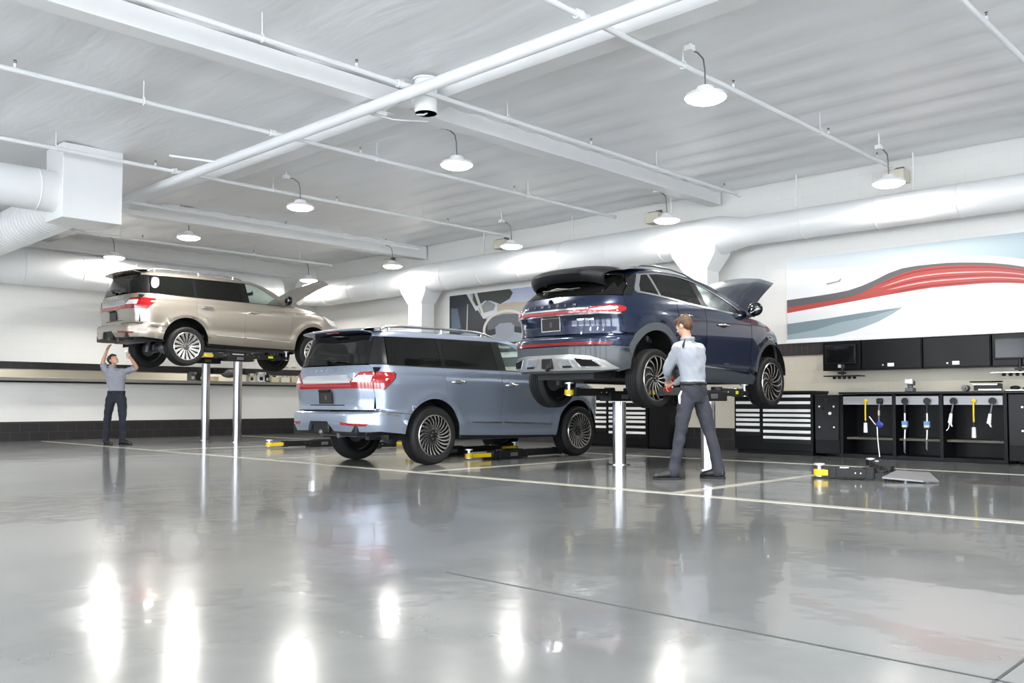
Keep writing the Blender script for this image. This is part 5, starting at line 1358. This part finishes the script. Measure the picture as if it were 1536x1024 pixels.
lr = [(1.2, 1.93), (2.4, 2.31), (3.0, 2.55), (3.4, 2.72), (3.7, 2.82), (4.2, 2.92), (4.8, 2.965), (5.15, 2.95), (5.5, 2.86), (5.85, 2.72), (6.1, 2.62), (6.5, 2.57), (7.31, 2.51)]
flat(e, 'print_red_band', curve(lr, ya, yb)+curve(lb, ya, yb)[::-1], rd_, 3, oy, oz)
for k, (t0, t1, m__) in enumerate(((.08, .16, rd2), (.34, .40, pk), (.52, .58, rd2), (.66, .72, pk), (.86, .94, rd2))):
    fr_ = Smooth(sorted(lr)); fb_ = Smooth(sorted(lb)); y0_, y1_ = 5.75-.05*k, 1.4
    A_ = [(y0_+(y1_-y0_)*i/24, 0) for i in range(25)]
    hi = [(y, fr_(y)+(fb_(y)-fr_(y))*t0) for y, _ in A_]; lo = [(y, fr_(y)+(fb_(y)-fr_(y))*(t1 if i_ not in (0, 24) else t0+.002)) for i_, (y, _) in enumerate(A_)]
    flat(e, 'print_lamp_line', hi+lo[::-1], m__, 4, oy, oz)
flat(e, 'print_shade', [(ya, 2.22), (6.6, 2.27), (5.95, 2.33), (5.35, 2.37), (5.50, 2.28), (5.75, 2.16), (6.1, 2.05), (6.5, 1.97), (ya, 1.95)], bl2, 2, oy, oz)
flat(e, 'print_shade', [(ya, 2.22), (6.6, 2.27), (5.95, 2.33), (5.37, 2.365), (5.9, 2.25), (6.4, 2.19), (6.8, 2.09), (ya, 2.03)], bl, 3, oy, oz)
flat(e, 'print_line', [(5.32, 2.40), (5.34, 2.38), (5.06, 2.60), (5.05, 2.615)], lin, 4, oy, oz)
flat(e, 'print_badge', [(6.60, 2.86), (6.40, 2.885), (6.33, 2.93), (6.36, 2.87), (6.58, 2.835)], lin, 4, oy, oz)
# left mural: car interior
ya, yb, za, zb = 16.01, 11.0, 2.0, 3.42
e, oy, oz = panel_mural('cockpit_mural', yb, ya, za, zb, 'wall mural of a car cockpit with steering wheel, behind the light blue suv')
MB().box((.008, 0, 0), (.02, ya-yb+.02, zb-za+.02)).build('board', M['white'], e, bevel=.002)
skb = grad_mat('print_haze', [(0, (.60, .56, .50)), (.35, (.50, .52, .58)), (1, (.36, .40, .58))], ('Z', -.1, .7))
flat(e, 'print_view', [(ya, za), (ya, zb), (yb, zb), (yb, za)], skb, 0, oy, oz)
tr = pm_('trees', (.035, .045, .04)); gr = pm_('grey_trim', (.33, .34, .35)); drk = pm_('cabin_dark', (.025, .03, .04)); bd = pm_('buildings', (.38, .33, .26)); wh = pm_('wheel', (.52, .50, .47)); hubc = pm_('hub', (.24, .26, .31)); das = pm_('dash', (.26, .30, .35)); brn = pm_('brown', (.16, .09, .06))
flat(e, 'print_buildings', [(14.4, 3.10), (13.9, 3.12), (13.5, 3.09), (13.2, 3.15), (12.9, 3.12), (12.2, 3.13), (11.0, 3.05), (11.0, 2.85), (14.4, 2.85)], bd, 1, oy, oz)
flat(e, 'print_trees', [(15.2, 3.42), (14.0, 3.42), (13.9, 3.33), (14.0, 3.2), (14.3, 3.10), (14.6, 3.2), (14.8, 3.22), (15.0, 3.12), (15.2, 3.12)], tr, 2, oy, oz)
flat(e, 'print_cabin', [(16.01, 2.0), (16.01, 3.42), (15.42, 3.42), (15.0, 2.98), (14.85, 2.80), (13.2, 2.88), (11.0, 2.80), (11.0, 2.0)], drk, 3, oy, oz)
flat(e, 'print_pillar', [(15.42, 3.42), (15.32, 3.42), (15.02, 3.02), (15.10, 3.0)], wh, 4, oy, oz)
flat(e, 'print_pillar', [(15.16, 3.42), (15.06, 3.42), (14.80, 2.85), (14.86, 2.84)], wh, 4, oy, oz)
flat(e, 'print_dash_top', [(14.8, 2.82), (14.2, 2.93), (13.4, 2.99), (12.6, 2.98), (12.6, 2.93), (13.4, 2.94), (14.2, 2.88), (14.75, 2.78)], gr, 4, oy, oz)
flat(e, 'print_dash', [(14.9, 2.40), (14.0, 2.50), (13.0, 2.52), (11.0, 2.50), (11.0, 2.22), (14.9, 2.22)], das, 4, oy, oz)
flat(e, 'print_console', [(13.1, 2.78), (12.4, 2.82), (12.4, 2.55), (13.1, 2.55)], brn, 4, oy, oz)
flat(e, 'print_door', [(16.01, 2.42), (15.4, 2.52), (15.0, 2.52), (15.1, 2.3), (16.01, 2.2)], das, 4, oy, oz)
cy, cz = 14.12, 2.52
rg = [[(xx, cy-oy+a*math.cos(2*PI*i/40), cz-oz+b*math.sin(2*PI*i/40)) for i in range(41)] for xx, a, b in ((-.005, .66, .385), (-.0115, .66, .385), (-.0115, .74, .44), (-.005, .74, .44))]
MB().grid(rg).build('print_wheel_rim', wh, e, smooth=False)
wn = pm_('window_blue', (.10, .14, .19)); sm = pm_('smoke', (.10, .11, .12))
flat(e, 'print_side_window', [(15.95, 2.62), (15.95, 3.12), (15.72, 3.10), (15.60, 2.62)], wn, 4, oy, oz)
flat(e, 'print_door_line', [(15.42, 2.55), (15.38, 2.55), (15.36, 3.18), (15.39, 3.18)], gr, 5, oy, oz)
flat(e, 'print_gauge_hood', [(14.72, 2.80), (14.2, 2.87), (13.6, 2.84), (13.55, 2.55), (14.7, 2.52)], sm, 4, oy, oz)
flat(e, 'print_tree', [(15.0, 3.05), (14.72, 3.22), (14.45, 3.10), (14.5, 2.98), (14.95, 2.92)], pm_('tree_grey', (.20, .22, .22)), 2, oy, oz)
for yy_, zz_ in ((cy-.98, 2.40), (cy-1.28, 2.42)):
    rk = [(yy_+.09*math.cos(2*PI*i/16), zz_+.055*math.sin(2*PI*i/16)) for i in range(16)]
    flat(e, 'print_knob', rk, hubc, 5, oy, oz)
flat(e, 'print_wheel_hub', [(cy+.30, cz-.16), (cy+.34, cz+.05), (cy+.2, cz+.14), (cy-.16, cz+.14), (cy-.28, cz+.06), (cy-.26, cz-.16), (cy, cz-.24)], hubc, 6, oy, oz)
flat(e, 'print_spoke', [(cy+.66, cz+.0), (cy+.32, cz+.03), (cy+.32, cz-.10), (cy+.62, cz-.14)], drk, 6, oy, oz)
flat(e, 'print_spoke', [(cy-.66, cz+.0), (cy-.27, cz+.05), (cy-.27, cz-.08), (cy-.62, cz-.14)], drk, 6, oy, oz)

# ------------------------------------------------------------------ things on the ledge
LZ_ = 1.4125
def on_ledge(name, x, label, cat, group=None, y=YW-.06): return empty(name, (x, y, LZ_), 0, label, cat, group)
def small_box(x, w_, h_, m_, label):
    e = on_ledge('storage_box', x, label, 'box', 'boxes on the counter ledge', y=YW-.12)
    MB().box((0, 0, h_/2), (w_, .13, h_)).build('body', m_, e, bevel=.006); MB().box((0, 0, h_+.006), (w_+.012, .14, .012)).build('lid', M['tan'], e, bevel=.003)
M['boxw'] = mat('box_white', (.72, .68, .58), .6)
for x, w_, h_, m_, lb_ in ((13.10, .22, .13, M['tan'], 'tan box left of the grey one on the counter ledge'), (13.42, .26, .13, M['boxw'], 'pale grey box in the middle of the boxes on the ledge'),
                           (13.78, .34, .15, M['tan'], 'long cream box at the right end of the counter ledge'), (11.35, .18, .10, M['tan'], 'low tan box on the ledge seen between the two raised posts')):
    small_box(x, w_, h_, m_, lb_)
def coffee(x, w_, h_, m_, m2_, label, cat='machine'):
    e = on_ledge('counter_machine', x, label, cat, 'small machines on the counter ledge')
    MB().box((0, .04, h_/2), (w_, .16, h_)).box((0, -.04, h_-.035), (w_, .12, .07)).box((0, -.04, .012), (w_*.9, .14, .024)).build('housing', m_, e, bevel=.008)
    MB().box((0, -.02, h_*.35), (w_*.45, .07, h_*.35)).build('cup_bay', m2_, e, bevel=.006)
    MB().cyl((w_*.2, -.10, h_-.03), (w_*.2, -.115, h_-.03), .015, 12).build('button', m2_, e)
coffee(12.44, .16, .22, M['boxw'], M['satin'], 'white and brown machine just right of the raised champagne lift post')
coffee(12.72, .22, .26, M['zinc'], M['satin'], 'silver machine in the middle of the counter ledge')
coffee(12.90, .12, .22, M['satin'], M['zinc'], 'slim black machine beside the silver one on the ledge')
coffee(11.03, .20, .20, M['satin'], M['tan'], 'black machine on the ledge left of the first raised post')
coffee(10.78, .16, .22, M['iron'], M['zinc'], 'dark grey machine at the left end of the things on the ledge')
def reel_stand(x, label):
    e = on_ledge('display_stand', x, label, 'stand', 'white stands behind the champagne front wheel', y=YW+.05)
    MB().lathe([(.075, 0), (.07, .015), (.028, .05), (.022, .10), (.022, .24), (.03, .26)], c=(0, 0, .16), n=20).build('base', M['boxw'], e)
    MB().cyl((0, 0, .0), (0, 0, .165), .06, 16).build('plinth', M['boxw'], e)
    MB().lathe([(.09, .42), (.11, .44), (.04, .58), (.02, .60)], n=16).build('shade', M['boxw'], e)
for i, (x, lb_) in enumerate(((13.52, 'left white stand above the cream boxes'), (13.78, 'right white stand above the cream boxes'))):
    o = reel_stand(x, lb_)
for x, lb_ in ((13.30, 'round black reel left of the white stands'), (13.66, 'round black reel between the white stands'), (13.93, 'round black reel right of the white stands')):
    e = on_ledge('cable_reel', x, lb_, 'reel', 'round black reels by the white stands', y=YW+.21)
    MB().box((0, 0, .085), (.05, .1, .17)).build('foot', M['satin'], e, bevel=.01)
    MB().lathe([(.07, -.04), (.085, -.03), (.085, .03), (.07, .04)], axis='Y', c=(0, 0, .25), n=24).build('drum', M['satin'], e)
# dark round projector-like thing hanging under the band
e = empty('wall_heater', (11.75, YW-.13, 1.63), 0, 'dark bulky unit on the left wall seen between the two raised posts', 'heater')
MB().box((0, 0, .06), (.85, .2, .14)).build('housing', M['satin'], e, bevel=.02)
MB().ell((0, -.02, .0), (.24, .12, .13), 18, 10).build('fan', M['iron'], e)
# ------------------------------------------------------------------ people
def V(*a): return Vector(a)
def ring_stack(mb, levels, n=24):
    """levels: (centre, half width, half depth, width dir)"""
    rows = []
    for c, a, b, wd in levels:
        wd = Vector((wd[0], wd[1], 0)).normalized(); dd = Vector((-wd.y, wd.x, 0)); c = Vector(c)
        rows.append([c+wd*(a*math.copysign(abs(math.cos(t))**.85, math.cos(t)))+dd*(b*math.copysign(abs(math.sin(t))**.85, math.sin(t))) for t in [2*PI*j/n for j in range(n)]])
    mb.grid(rows, closed=True); mb.add(rows[0], [tuple(range(n))]); mb.add(rows[-1], [tuple(range(n-1, -1, -1))])
def chain(mb, pts, rs, n=14):
    """smoothly interpolated tapering tube with rounded ends"""
    P = [Vector(p) for p in pts]; Q = []; R = []
    for i in range(len(P)-1):
        for k in range(4):
            t = k/4; Q.append(P[i].lerp(P[i+1], t)); R.append(rs[i]+(rs[i+1]-rs[i])*t)
    Q.append(P[-1]); R.append(rs[-1])
    for _ in range(1):
        Q = [Q[0]]+[(Q[i-1]+Q[i]*2+Q[i+1])/4 for i in range(1, len(Q)-1)]+[Q[-1]]
    mb.tube(Q, R, n)
    mb.ell(Q[0], (R[0],)*3, 12, 8); mb.ell(Q[-1], (R[-1],)*3, 12, 8)
def fuse(mb, name, m, parent, voxel, smooth_it=3, fold=0.0, fscale=(7, 7, 3)):
    me = bpy.data.meshes.new(name+'_raw'); me.from_pydata([tuple(v) for v in mb.v], [], mb.f)
    bm = bmesh.new(); bm.from_mesh(me); bmesh.ops.remove_doubles(bm, verts=bm.verts, dist=1e-5); bmesh.ops.recalc_face_normals(bm, faces=bm.faces); bm.to_mesh(me); bm.free()
    o = bpy.data.objects.new(name+'_raw', me); COL.objects.link(o)
    md = o.modifiers.new('r', 'REMESH'); md.mode = 'VOXEL'; md.voxel_size = voxel
    dg = bpy.context.evaluated_depsgraph_get(); dg.update()
    m2 = bpy.data.meshes.new_from_object(o.evaluated_get(dg)); bpy.data.objects.remove(o); bpy.data.meshes.remove(me)
    bm = bmesh.new(); bm.from_mesh(m2)
    for _ in range(smooth_it): bmesh.ops.smooth_vert(bm, verts=bm.verts, factor=.5, use_axis_x=True, use_axis_y=True, use_axis_z=True)
    if fold:
        bm.normal_update()
        for v in bm.verts:
            c = v.co
            q = Vector((c.x*fscale[0]+c.z*3, c.y*fscale[1]-c.z*2, c.z*fscale[2]))
            v.co += v.normal*(noise.noise(q)*fold+noise.noise(q*2.3)*fold*.5)
    bm.to_mesh(m2); bm.free()
    m2.materials.clear(); m2.materials.append(m)
    m2.polygons.foreach_set('use_smooth', [True]*len(m2.polygons))
    m2.name = name
    oo = bpy.data.objects.new(name, m2); COL.objects.link(oo); oo.parent = parent
    return oo
def hand(mb, wr, hd, palm_n, curl=.5, side=1, s=1.0):
    """palm from wrist to knuckles, five separate fingers"""
    wr = Vector(wr); hd = Vector(hd); d = (hd-wr).normalized(); n = Vector(palm_n); n = (n-d*n.dot(d)).normalized(); a = d.cross(n)*side
    kn = wr+d*.095*s
    mb.tube([wr-d*.01, wr+d*.03*s, kn], [.027*s, .034*s, .036*s], 14, flat=.5)
    for v in range(4):
        w_ = (-.030+.020*v)*s; L = (.075, .085, .080, .062)[v]*s
        b0 = kn+a*w_-d*.012; r = (.0085, .009, .0087, .0078)[v]*s
        c1 = curl*.8; p1 = b0+(d*math.cos(c1)+n*math.sin(c1))*L*.5; c2 = curl*1.9; p2 = p1+(d*math.cos(c2)+n*math.sin(c2))*L*.32
        c3 = curl*2.6; p3 = p2+(d*math.cos(c3)+n*math.sin(c3))*L*.25
        mb.tube([b0, p1, p2, p3], [r*1.12, r, r*.92, r*.75], 8); mb.ell(p3, (r*.75,)*3, 8, 6)
    b0 = wr+d*.03*s-a*.028*s; t1 = b0+(d*.6-a*.7+n*.35).normalized()*.04*s; t2 = t1+(d*.85-a*.15+n*.5).normalized()*.034*s
    mb.tube([b0, t1, t2], [.013*s, .011*s, .008*s], 8); mb.ell(t2, (.008*s,)*3, 8, 6)
def head(mb, c, face, up, s=1.0):
    """c: head centre; face: unit direction of the face; returns frame"""
    f = Vector(face).normalized(); u = Vector(up); u = (u-f*u.dot(f)).normalized(); r = f.cross(u)
    R = Matrix((r, f, u)).transposed(); c = Vector(c)
    T = lambda x, y, z: c+R @ (Vector((x, y, z))*s)
    mb.ell(T(0, -.012, .025), (.074*s, .093*s, .092*s), 20, 14, mx=R)          # skull
    mb.ell(T(0, .028, -.035), (.056*s, .060*s, .080*s), 18, 12, mx=R)          # face and jaw
    mb.ell(T(0, .058, -.098), (.024*s, .022*s, .020*s), 12, 8, mx=R)           # chin
    mb.tube([T(0, .082, .012), T(0, .104, -.020), T(0, .094, -.034)], [.009*s, .013*s, .012*s], 10)   # nose
    mb.tube([T(-.045, .070, .026), T(-.02, .086, .030), T(.02, .086, .030), T(.045, .070, .026)], .009*s, 8)   # brow
    mb.tube([T(-.018, .082, -.060), T(0, .088, -.058), T(.018, .082, -.060)], .007*s, 8)
    mb.tube([T(-.016, .080, -.072), T(0, .086, -.073), T(.016, .080, -.072)], .007*s, 8)
    for q in (-1, 1):
        mb.ell(T(q*.034, .062, -.028), (.020*s, .018*s, .022*s), 10, 8, mx=R)
        mb.ell(T(q*.076, -.006, -.008), (.010*s, .020*s, .030*s), 12, 8, mx=R)   # ear
    return T, R
def face_parts(T, R, parent, s=1.0):
    eye = MB()
    for q in (-1, 1): eye.ell(T(q*.030, .076, .010), (.012*s, .008*s, .007*s), 12, 8, mx=R)
    o = eye.build('eyes', M['pull'], parent)
    pu = MB()
    for q in (-1, 1): pu.ell(T(q*.030, .0835, .010), (.005*s, .003*s, .005*s), 10, 6, mx=R)
    pu.build('pupils', M['satin'], o)
    eb = MB()
    for q in (-1, 1): eb.tube([T(q*.046, .074, .034), T(q*.030, .086, .040), T(q*.014, .088, .036)], [.003, .005, .004], 6)
    eb.build('eyebrows', M['hair'], parent)
    MB().tube([T(-.020, .086, -.0655), T(0, .0925, -.0655), T(.020, .086, -.0655)], [.002, .003, .002], 6).build('mouth', M['lip'], parent)
M['hair'] = mat('brown_hair', (.075, .035, .015), .55, noise_amt=.3, noise_scale=60)
M['hair2'] = mat('dark_hair', (.025, .017, .012), .5)
M['lip'] = mat('lips', (.30, .10, .08), .5)
M['shirt1'] = mat('pale_grey_shirt', (.33, .355, .40), .85, noise_amt=.04, noise_scale=30)
M['shirt2'] = mat('grey_shirt', (.27, .28, .33), .85, noise_amt=.04, noise_scale=30)
M['trouser'] = mat('slate_trousers', (.030, .032, .044), .85, noise_amt=.08, noise_scale=30)
M['trouser2'] = mat('navy_trousers', (.012, .015, .026), .85, noise_amt=.08, noise_scale=30)
M['shoe'] = mat('black_leather_shoe', (.012, .012, .014), .35)
M['toolred'] = mat('red_tool', (.35, .02, .02), .35)
def hair_cap(T, R, s, m, parent, back=True):
    mb = MB()
    mb.ell(T(0, -.022, .040), (.081*s, .094*s, .090*s), 22, 14, mx=R)
    mb.ell(T(0, -.050, .0), (.072*s, .062*s, .070*s), 18, 12, mx=R)
    for q in (-1, 1): mb.tube([T(q*.070, .015, .06), T(q*.076, .022, .03), T(q*.075, .018, .005)], [.014*s, .010*s, .005*s], 8)
    for k in range(13):
        a = (k-6)/6; mb.tube([T(a*.055, .03, .108-.02*a*a), T(a*.062, .068, .098-.03*a*a), T(a*.066, .082, .074-.03*a*a)], [.016*s, .013*s, .006*s], 8)
    return fuse(mb, 'hair', m, parent, .006, 1, .004, (60, 60, 40))
def shoe(mb, an, toe, s=1.0):
    an = Vector(an); toe = Vector(toe); d = Vector((toe.x-an.x, toe.y-an.y, 0)).normalized(); h = Vector((an.x, an.y, 0))-d*.065
    t = h+d*.295; side = Vector((-d.y, d.x, 0))
    rows = []
    for k, (u, w_, z) in enumerate(((0, .026, .09), (.03, .040, .125), (.09, .042, .130), (.14, .044, .105), (.20, .052, .080), (.25, .050, .068), (.285, .034, .050), (.30, .014, .030))):
        c = h+d*u; row = []
        for j in range(12):
            a = 2*PI*j/12; row.append(c+side*(w_*math.cos(a))+Vector((0, 0, .012+z*(.5+.5*math.sin(a)))))
        rows.append(row)
    mb.grid(rows, closed=True); mb.add(rows[0], [tuple(range(12))]); mb.add(rows[-1], [tuple(range(11, -1, -1))])
def sole(mb, an, toe):
    an = Vector(an); toe = Vector(toe); d = Vector((toe.x-an.x, toe.y-an.y, 0)).normalized(); h = Vector((an.x, an.y, 0))-d*.07
    side = Vector((-d.y, d.x, 0)); prof = ((0, .024), (.03, .038), (.1, .036), (.15, .038), (.21, .049), (.26, .046), (.295, .028), (.303, .008))
    poly = [h+d*u+side*w_ for u, w_ in prof]+[h+d*u-side*w_ for u, w_ in prof[::-1]]
    mb.prism([(p.x, p.y) for p in poly], lambda a, b, z: (a, b, z), .001, .024)
def person(name, J, wd, face, up, long_sleeve, mats, label, s=1.0, curlL=.6, curlR=.8, nL=(0, 0, -1), nR=(0, 0, -1)):
    e = empty(name, (0, 0, 0), 0, label, 'person')
    org = Vector((J['pelvis'][0], J['pelvis'][1], 0)); e.location = org
    J = {k: Vector(v)-org for k, v in J.items()}
    hairm, shirtm, trm = mats
    sp = J['chest']-J['pelvis']
    b = MB()
    T, R = head(b, J['headc'], face, up, s)
    chain(b, [J['neck']-V(0, 0, .03), (J['neck']+J['headc'])/2, J['headc']-V(0, 0, .03)], [.060, .052, .055])
    def torso(mb, g, low=True):
        ring_stack(mb, ([(J['pelvis']-V(0, 0, .08), .150+g, .100+g, wd), (J['pelvis'], .158+g, .108+g, wd)] if low else [(J['pelvis'].lerp(J['waist'], .35), .146+g, .100+g, wd), (J['pelvis'].lerp(J['waist'], .75), .160+g, .112+g, wd)])+[(J['waist'], .150+g, .105+g, wd), (J['waist'].lerp(J['chest'], .5), .165+g, .112+g, wd),
                        (J['chest'], .198+g, .124+g, wd), (J['chest']+V(0, 0, .09), .192+g, .110+g, wd), (J['neck']-V(0, 0, .06), .125+g, .080+g, wd), (J['neck']-V(0, 0, .01), .062+g, .060+g, wd)])
    torso(b, -.012)
    for q in 'LR':
        sh_, el, wr, hd = J['sh'+q], J['el'+q], J['wr'+q], J['hand'+q]
        chain(b, [J['neck'].lerp(sh_, .45)-V(0, 0, .04), sh_, sh_.lerp(el, .5), el, el.lerp(wr, .35), wr], [.05, .052, .046, .038, .039, .026])
        hand(b, wr, hd, nL if q == 'L' else nR, curlL if q == 'L' else curlR, 1 if q == 'L' else -1)
        chain(b, [J['hip'+q], J['kn'+q], J['an'+q]], [.075, .048, .035])
    body = fuse(b, 'body', M['skin'], e, .0058, 2)
    face_parts(T, R, body, s)
    hair_cap(T, R, s, hairm, e)
    # shirt
    b = MB(); torso(b, .006, False)
    for q in 'LR':
        sh_, el, wr = J['sh'+q], J['el'+q], J['wr'+q]
        pts = [J['neck'].lerp(sh_, .4)-V(0, 0, .045), sh_, sh_.lerp(el, .5)]; rs = [.062, .068, .062]
        if long_sleeve: pts += [el, el.lerp(wr, .5), el.lerp(wr, .86)]; rs += [.056, .048, .040]
        else: pts += [sh_.lerp(el, .72)]; rs += [.064]
        chain(b, pts, rs, 16)
    fuse(b, 'shirt', shirtm, e, .010, 2, .017, (9, 9, 5))
    # collar
    n = J['neck']; w3 = Vector((wd[0], wd[1], 0)).normalized(); d3 = Vector((-w3.y, w3.x, 0))
    rows = [[n+w3*(r*math.cos(t))+d3*(r*math.sin(t))+V(0, 0, z) for t in [2*PI*j/24 for j in range(24)]] for r, z in ((.078, -.03), (.070, .012), (.076, .030), (.084, .0))]
    cb = MB().grid(rows, closed=True); cb.build('collar', shirtm, e, solid=.004)
    # trousers
    b = MB()
    ring_stack(b, [(J['pelvis']-V(0, 0, .14), .150, .11, wd), (J['pelvis']-V(0, 0, .06), .172, .122, wd), (J['pelvis'], .174, .124, wd), (J['pelvis'].lerp(J['waist'], .55), .166, .118, wd)])
    for q in 'LR':
        h_, k_, a_ = J['hip'+q], J['kn'+q], J['an'+q]
        chain(b, [h_, h_.lerp(k_, .5), k_, k_.lerp(a_, .5), a_+V(0, 0, -.02)], [.098, .087, .070, .064, .062], 18)
    fuse(b, 'trousers', trm, e, .012, 3, .012, (8, 8, 9))
    # belt
    rows = [[J['pelvis'].lerp(J['waist'], .55)+V(0, 0, z)+w3*(.174*math.cos(t))+d3*(.126*math.sin(t)) for t in [2*PI*j/40 for j in range(40)]] for z in (-.005, .035)]
    MB().grid(rows, closed=True).build('belt', M['shoe'], e, solid=.008)
    for q in 'LR':
        mb = MB(); shoe(mb, J['an'+q], J['toe'+q]); so = fuse(mb, 'shoe', M['shoe'], e, .006, 2)
        mb = MB(); sole(mb, J['an'+q], J['toe'+q]); mb.build('sole', M['satin'], so, bevel=.004)
    return e, J, org, T, R
m1 = dict(headc=(8.775, 5.70, 1.735), neck=(8.775, 5.655, 1.575), chest=(8.80, 5.635, 1.40), waist=(8.815, 5.61, 1.11), pelvis=(8.808, 5.60, 1.0),
          shL=(8.625, 5.68, 1.495), shR=(9.005, 5.62, 1.475), elL=(8.70, 5.87, 1.245), wrL=(8.93, 6.03, 1.13), handL=(9.02, 6.09, 1.095),
          elR=(9.08, 5.80, 1.22), wrR=(9.03, 6.00, 1.085), handR=(8.99, 6.08, 1.055), hipL=(8.72, 5.63, .93), hipR=(8.90, 5.58, .93),
          knL=(8.615, 5.655, .525), anL=(8.50, 5.67, .10), toeL=(8.34, 5.86, .02), knR=(8.93, 5.47, .52), anR=(8.955, 5.37, .10), toeR=(8.93, 5.62, .02))
e, J, org, T, R = person('mechanic', m1, (.985, -.10), (.02, .93, -.36), (0, .3, 1), True, (M['hair'], M['shirt1'], M['trouser']),
    'mechanic in pale long-sleeved shirt working at the rear wheel of the dark blue suv', nL=(0, .2, -1), nR=(-.2, .2, -1), curlL=.7, curlR=.9)
mb = MB(); a = J['shL']+V(-.030, -.055, .035)
mb.prism([(0, 0), (.045, .05), (.02, -.03), (-.01, -.06), (-.02, -.03)], lambda p, q, h: tuple(a+Vector((p*.8, -.03+h, q))), -.006, .006)
mb.build('shoulder_patch', M['trouser'], e)
MB().tube([J['hipL']+V(-.085, .02, .06), J['hipL']+V(-.115, .03, .0), J['hipL']+V(-.11, .03, -.07), J['hipL']+V(-.085, .02, -.11)], [.008, .014, .013, .007], 8).build('rag', M['pull'], e)
# impact wrench in the hands
t = empty('impact_wrench', (9.055, 6.115, 1.02), math.atan2(.72, .62), 'red impact wrench held against the wheel by the mechanic', 'power tool')
MB().tube([(-.11, 0, .0), (-.08, 0, .0), (.06, 0, .0), (.11, 0, .0), (.13, 0, 0)], [.026, .036, .038, .028, .018], 16).build('motor_housing', M['toolred'], t)
MB().tube([(.12, 0, 0), (.19, 0, 0)], .013, 10).build('anvil', M['steel'], t)
MB().tube([(-.06, 0, .03), (-.07, 0, .085), (-.08, 0, .11)], [.02, .019, .018], 12).build('grip', M['satin'], t)
MB().box((-.085, 0, .13), (.10, .06, .05)).build('battery', M['toolred'], t, bevel=.01)
m2 = dict(headc=(7.470, 18.38, 1.715), neck=(7.482, 18.44, 1.575), chest=(7.530, 18.41, 1.40), waist=(7.555, 18.405, 1.11), pelvis=(7.560, 18.405, 1.0),
          shL=(7.395, 18.545, 1.50), shR=(7.675, 18.255, 1.49), elL=(7.325, 18.54, 1.66), wrL=(7.36, 18.43, 1.905), handL=(7.385, 18.38, 2.0),
          elR=(7.80, 18.02, 1.555), wrR=(7.665, 17.97, 1.73), handR=(7.60, 17.96, 1.80), hipL=(7.475, 18.47, .93), hipR=(7.635, 18.33, .93),
          knL=(7.425, 18.51, .50), anL=(7.44, 18.57, .10), toeL=(7.46, 18.30, .02), knR=(7.645, 18.28, .50), anR=(7.665, 18.34, .10), toeR=(7.80, 18.09, .02))
e, J, org, T, R = person('technician', m2, (.69, -.72), (.28, -.72, .62), (-.3, .4, 1), False, (M['hair2'], M['shirt2'], M['trouser2']),
    'technician in grey short-sleeved shirt reaching up under the raised champagne suv', nL=(.3, -.6, .2), nR=(.1, .5, .4), curlL=.25, curlR=.7)
t = empty('flashlight', (7.575, 17.965, 1.835), 0, 'small bright work light held up by the technician', 'work light')
MB().tube([(.03, .01, -.05), (0, 0, .0), (-.03, -.01, .04)], [.014, .015, .018], 12).build('barrel', M['zinc'], t)
M['glow'] = mat('work_light_lens', (1, 1, 1), .3, emit=(.9, .95, 1), es=6)
MB().ell((-.034, -.012, .045), (.017, .017, .012), 12, 8).build('lens', M['glow'], t)
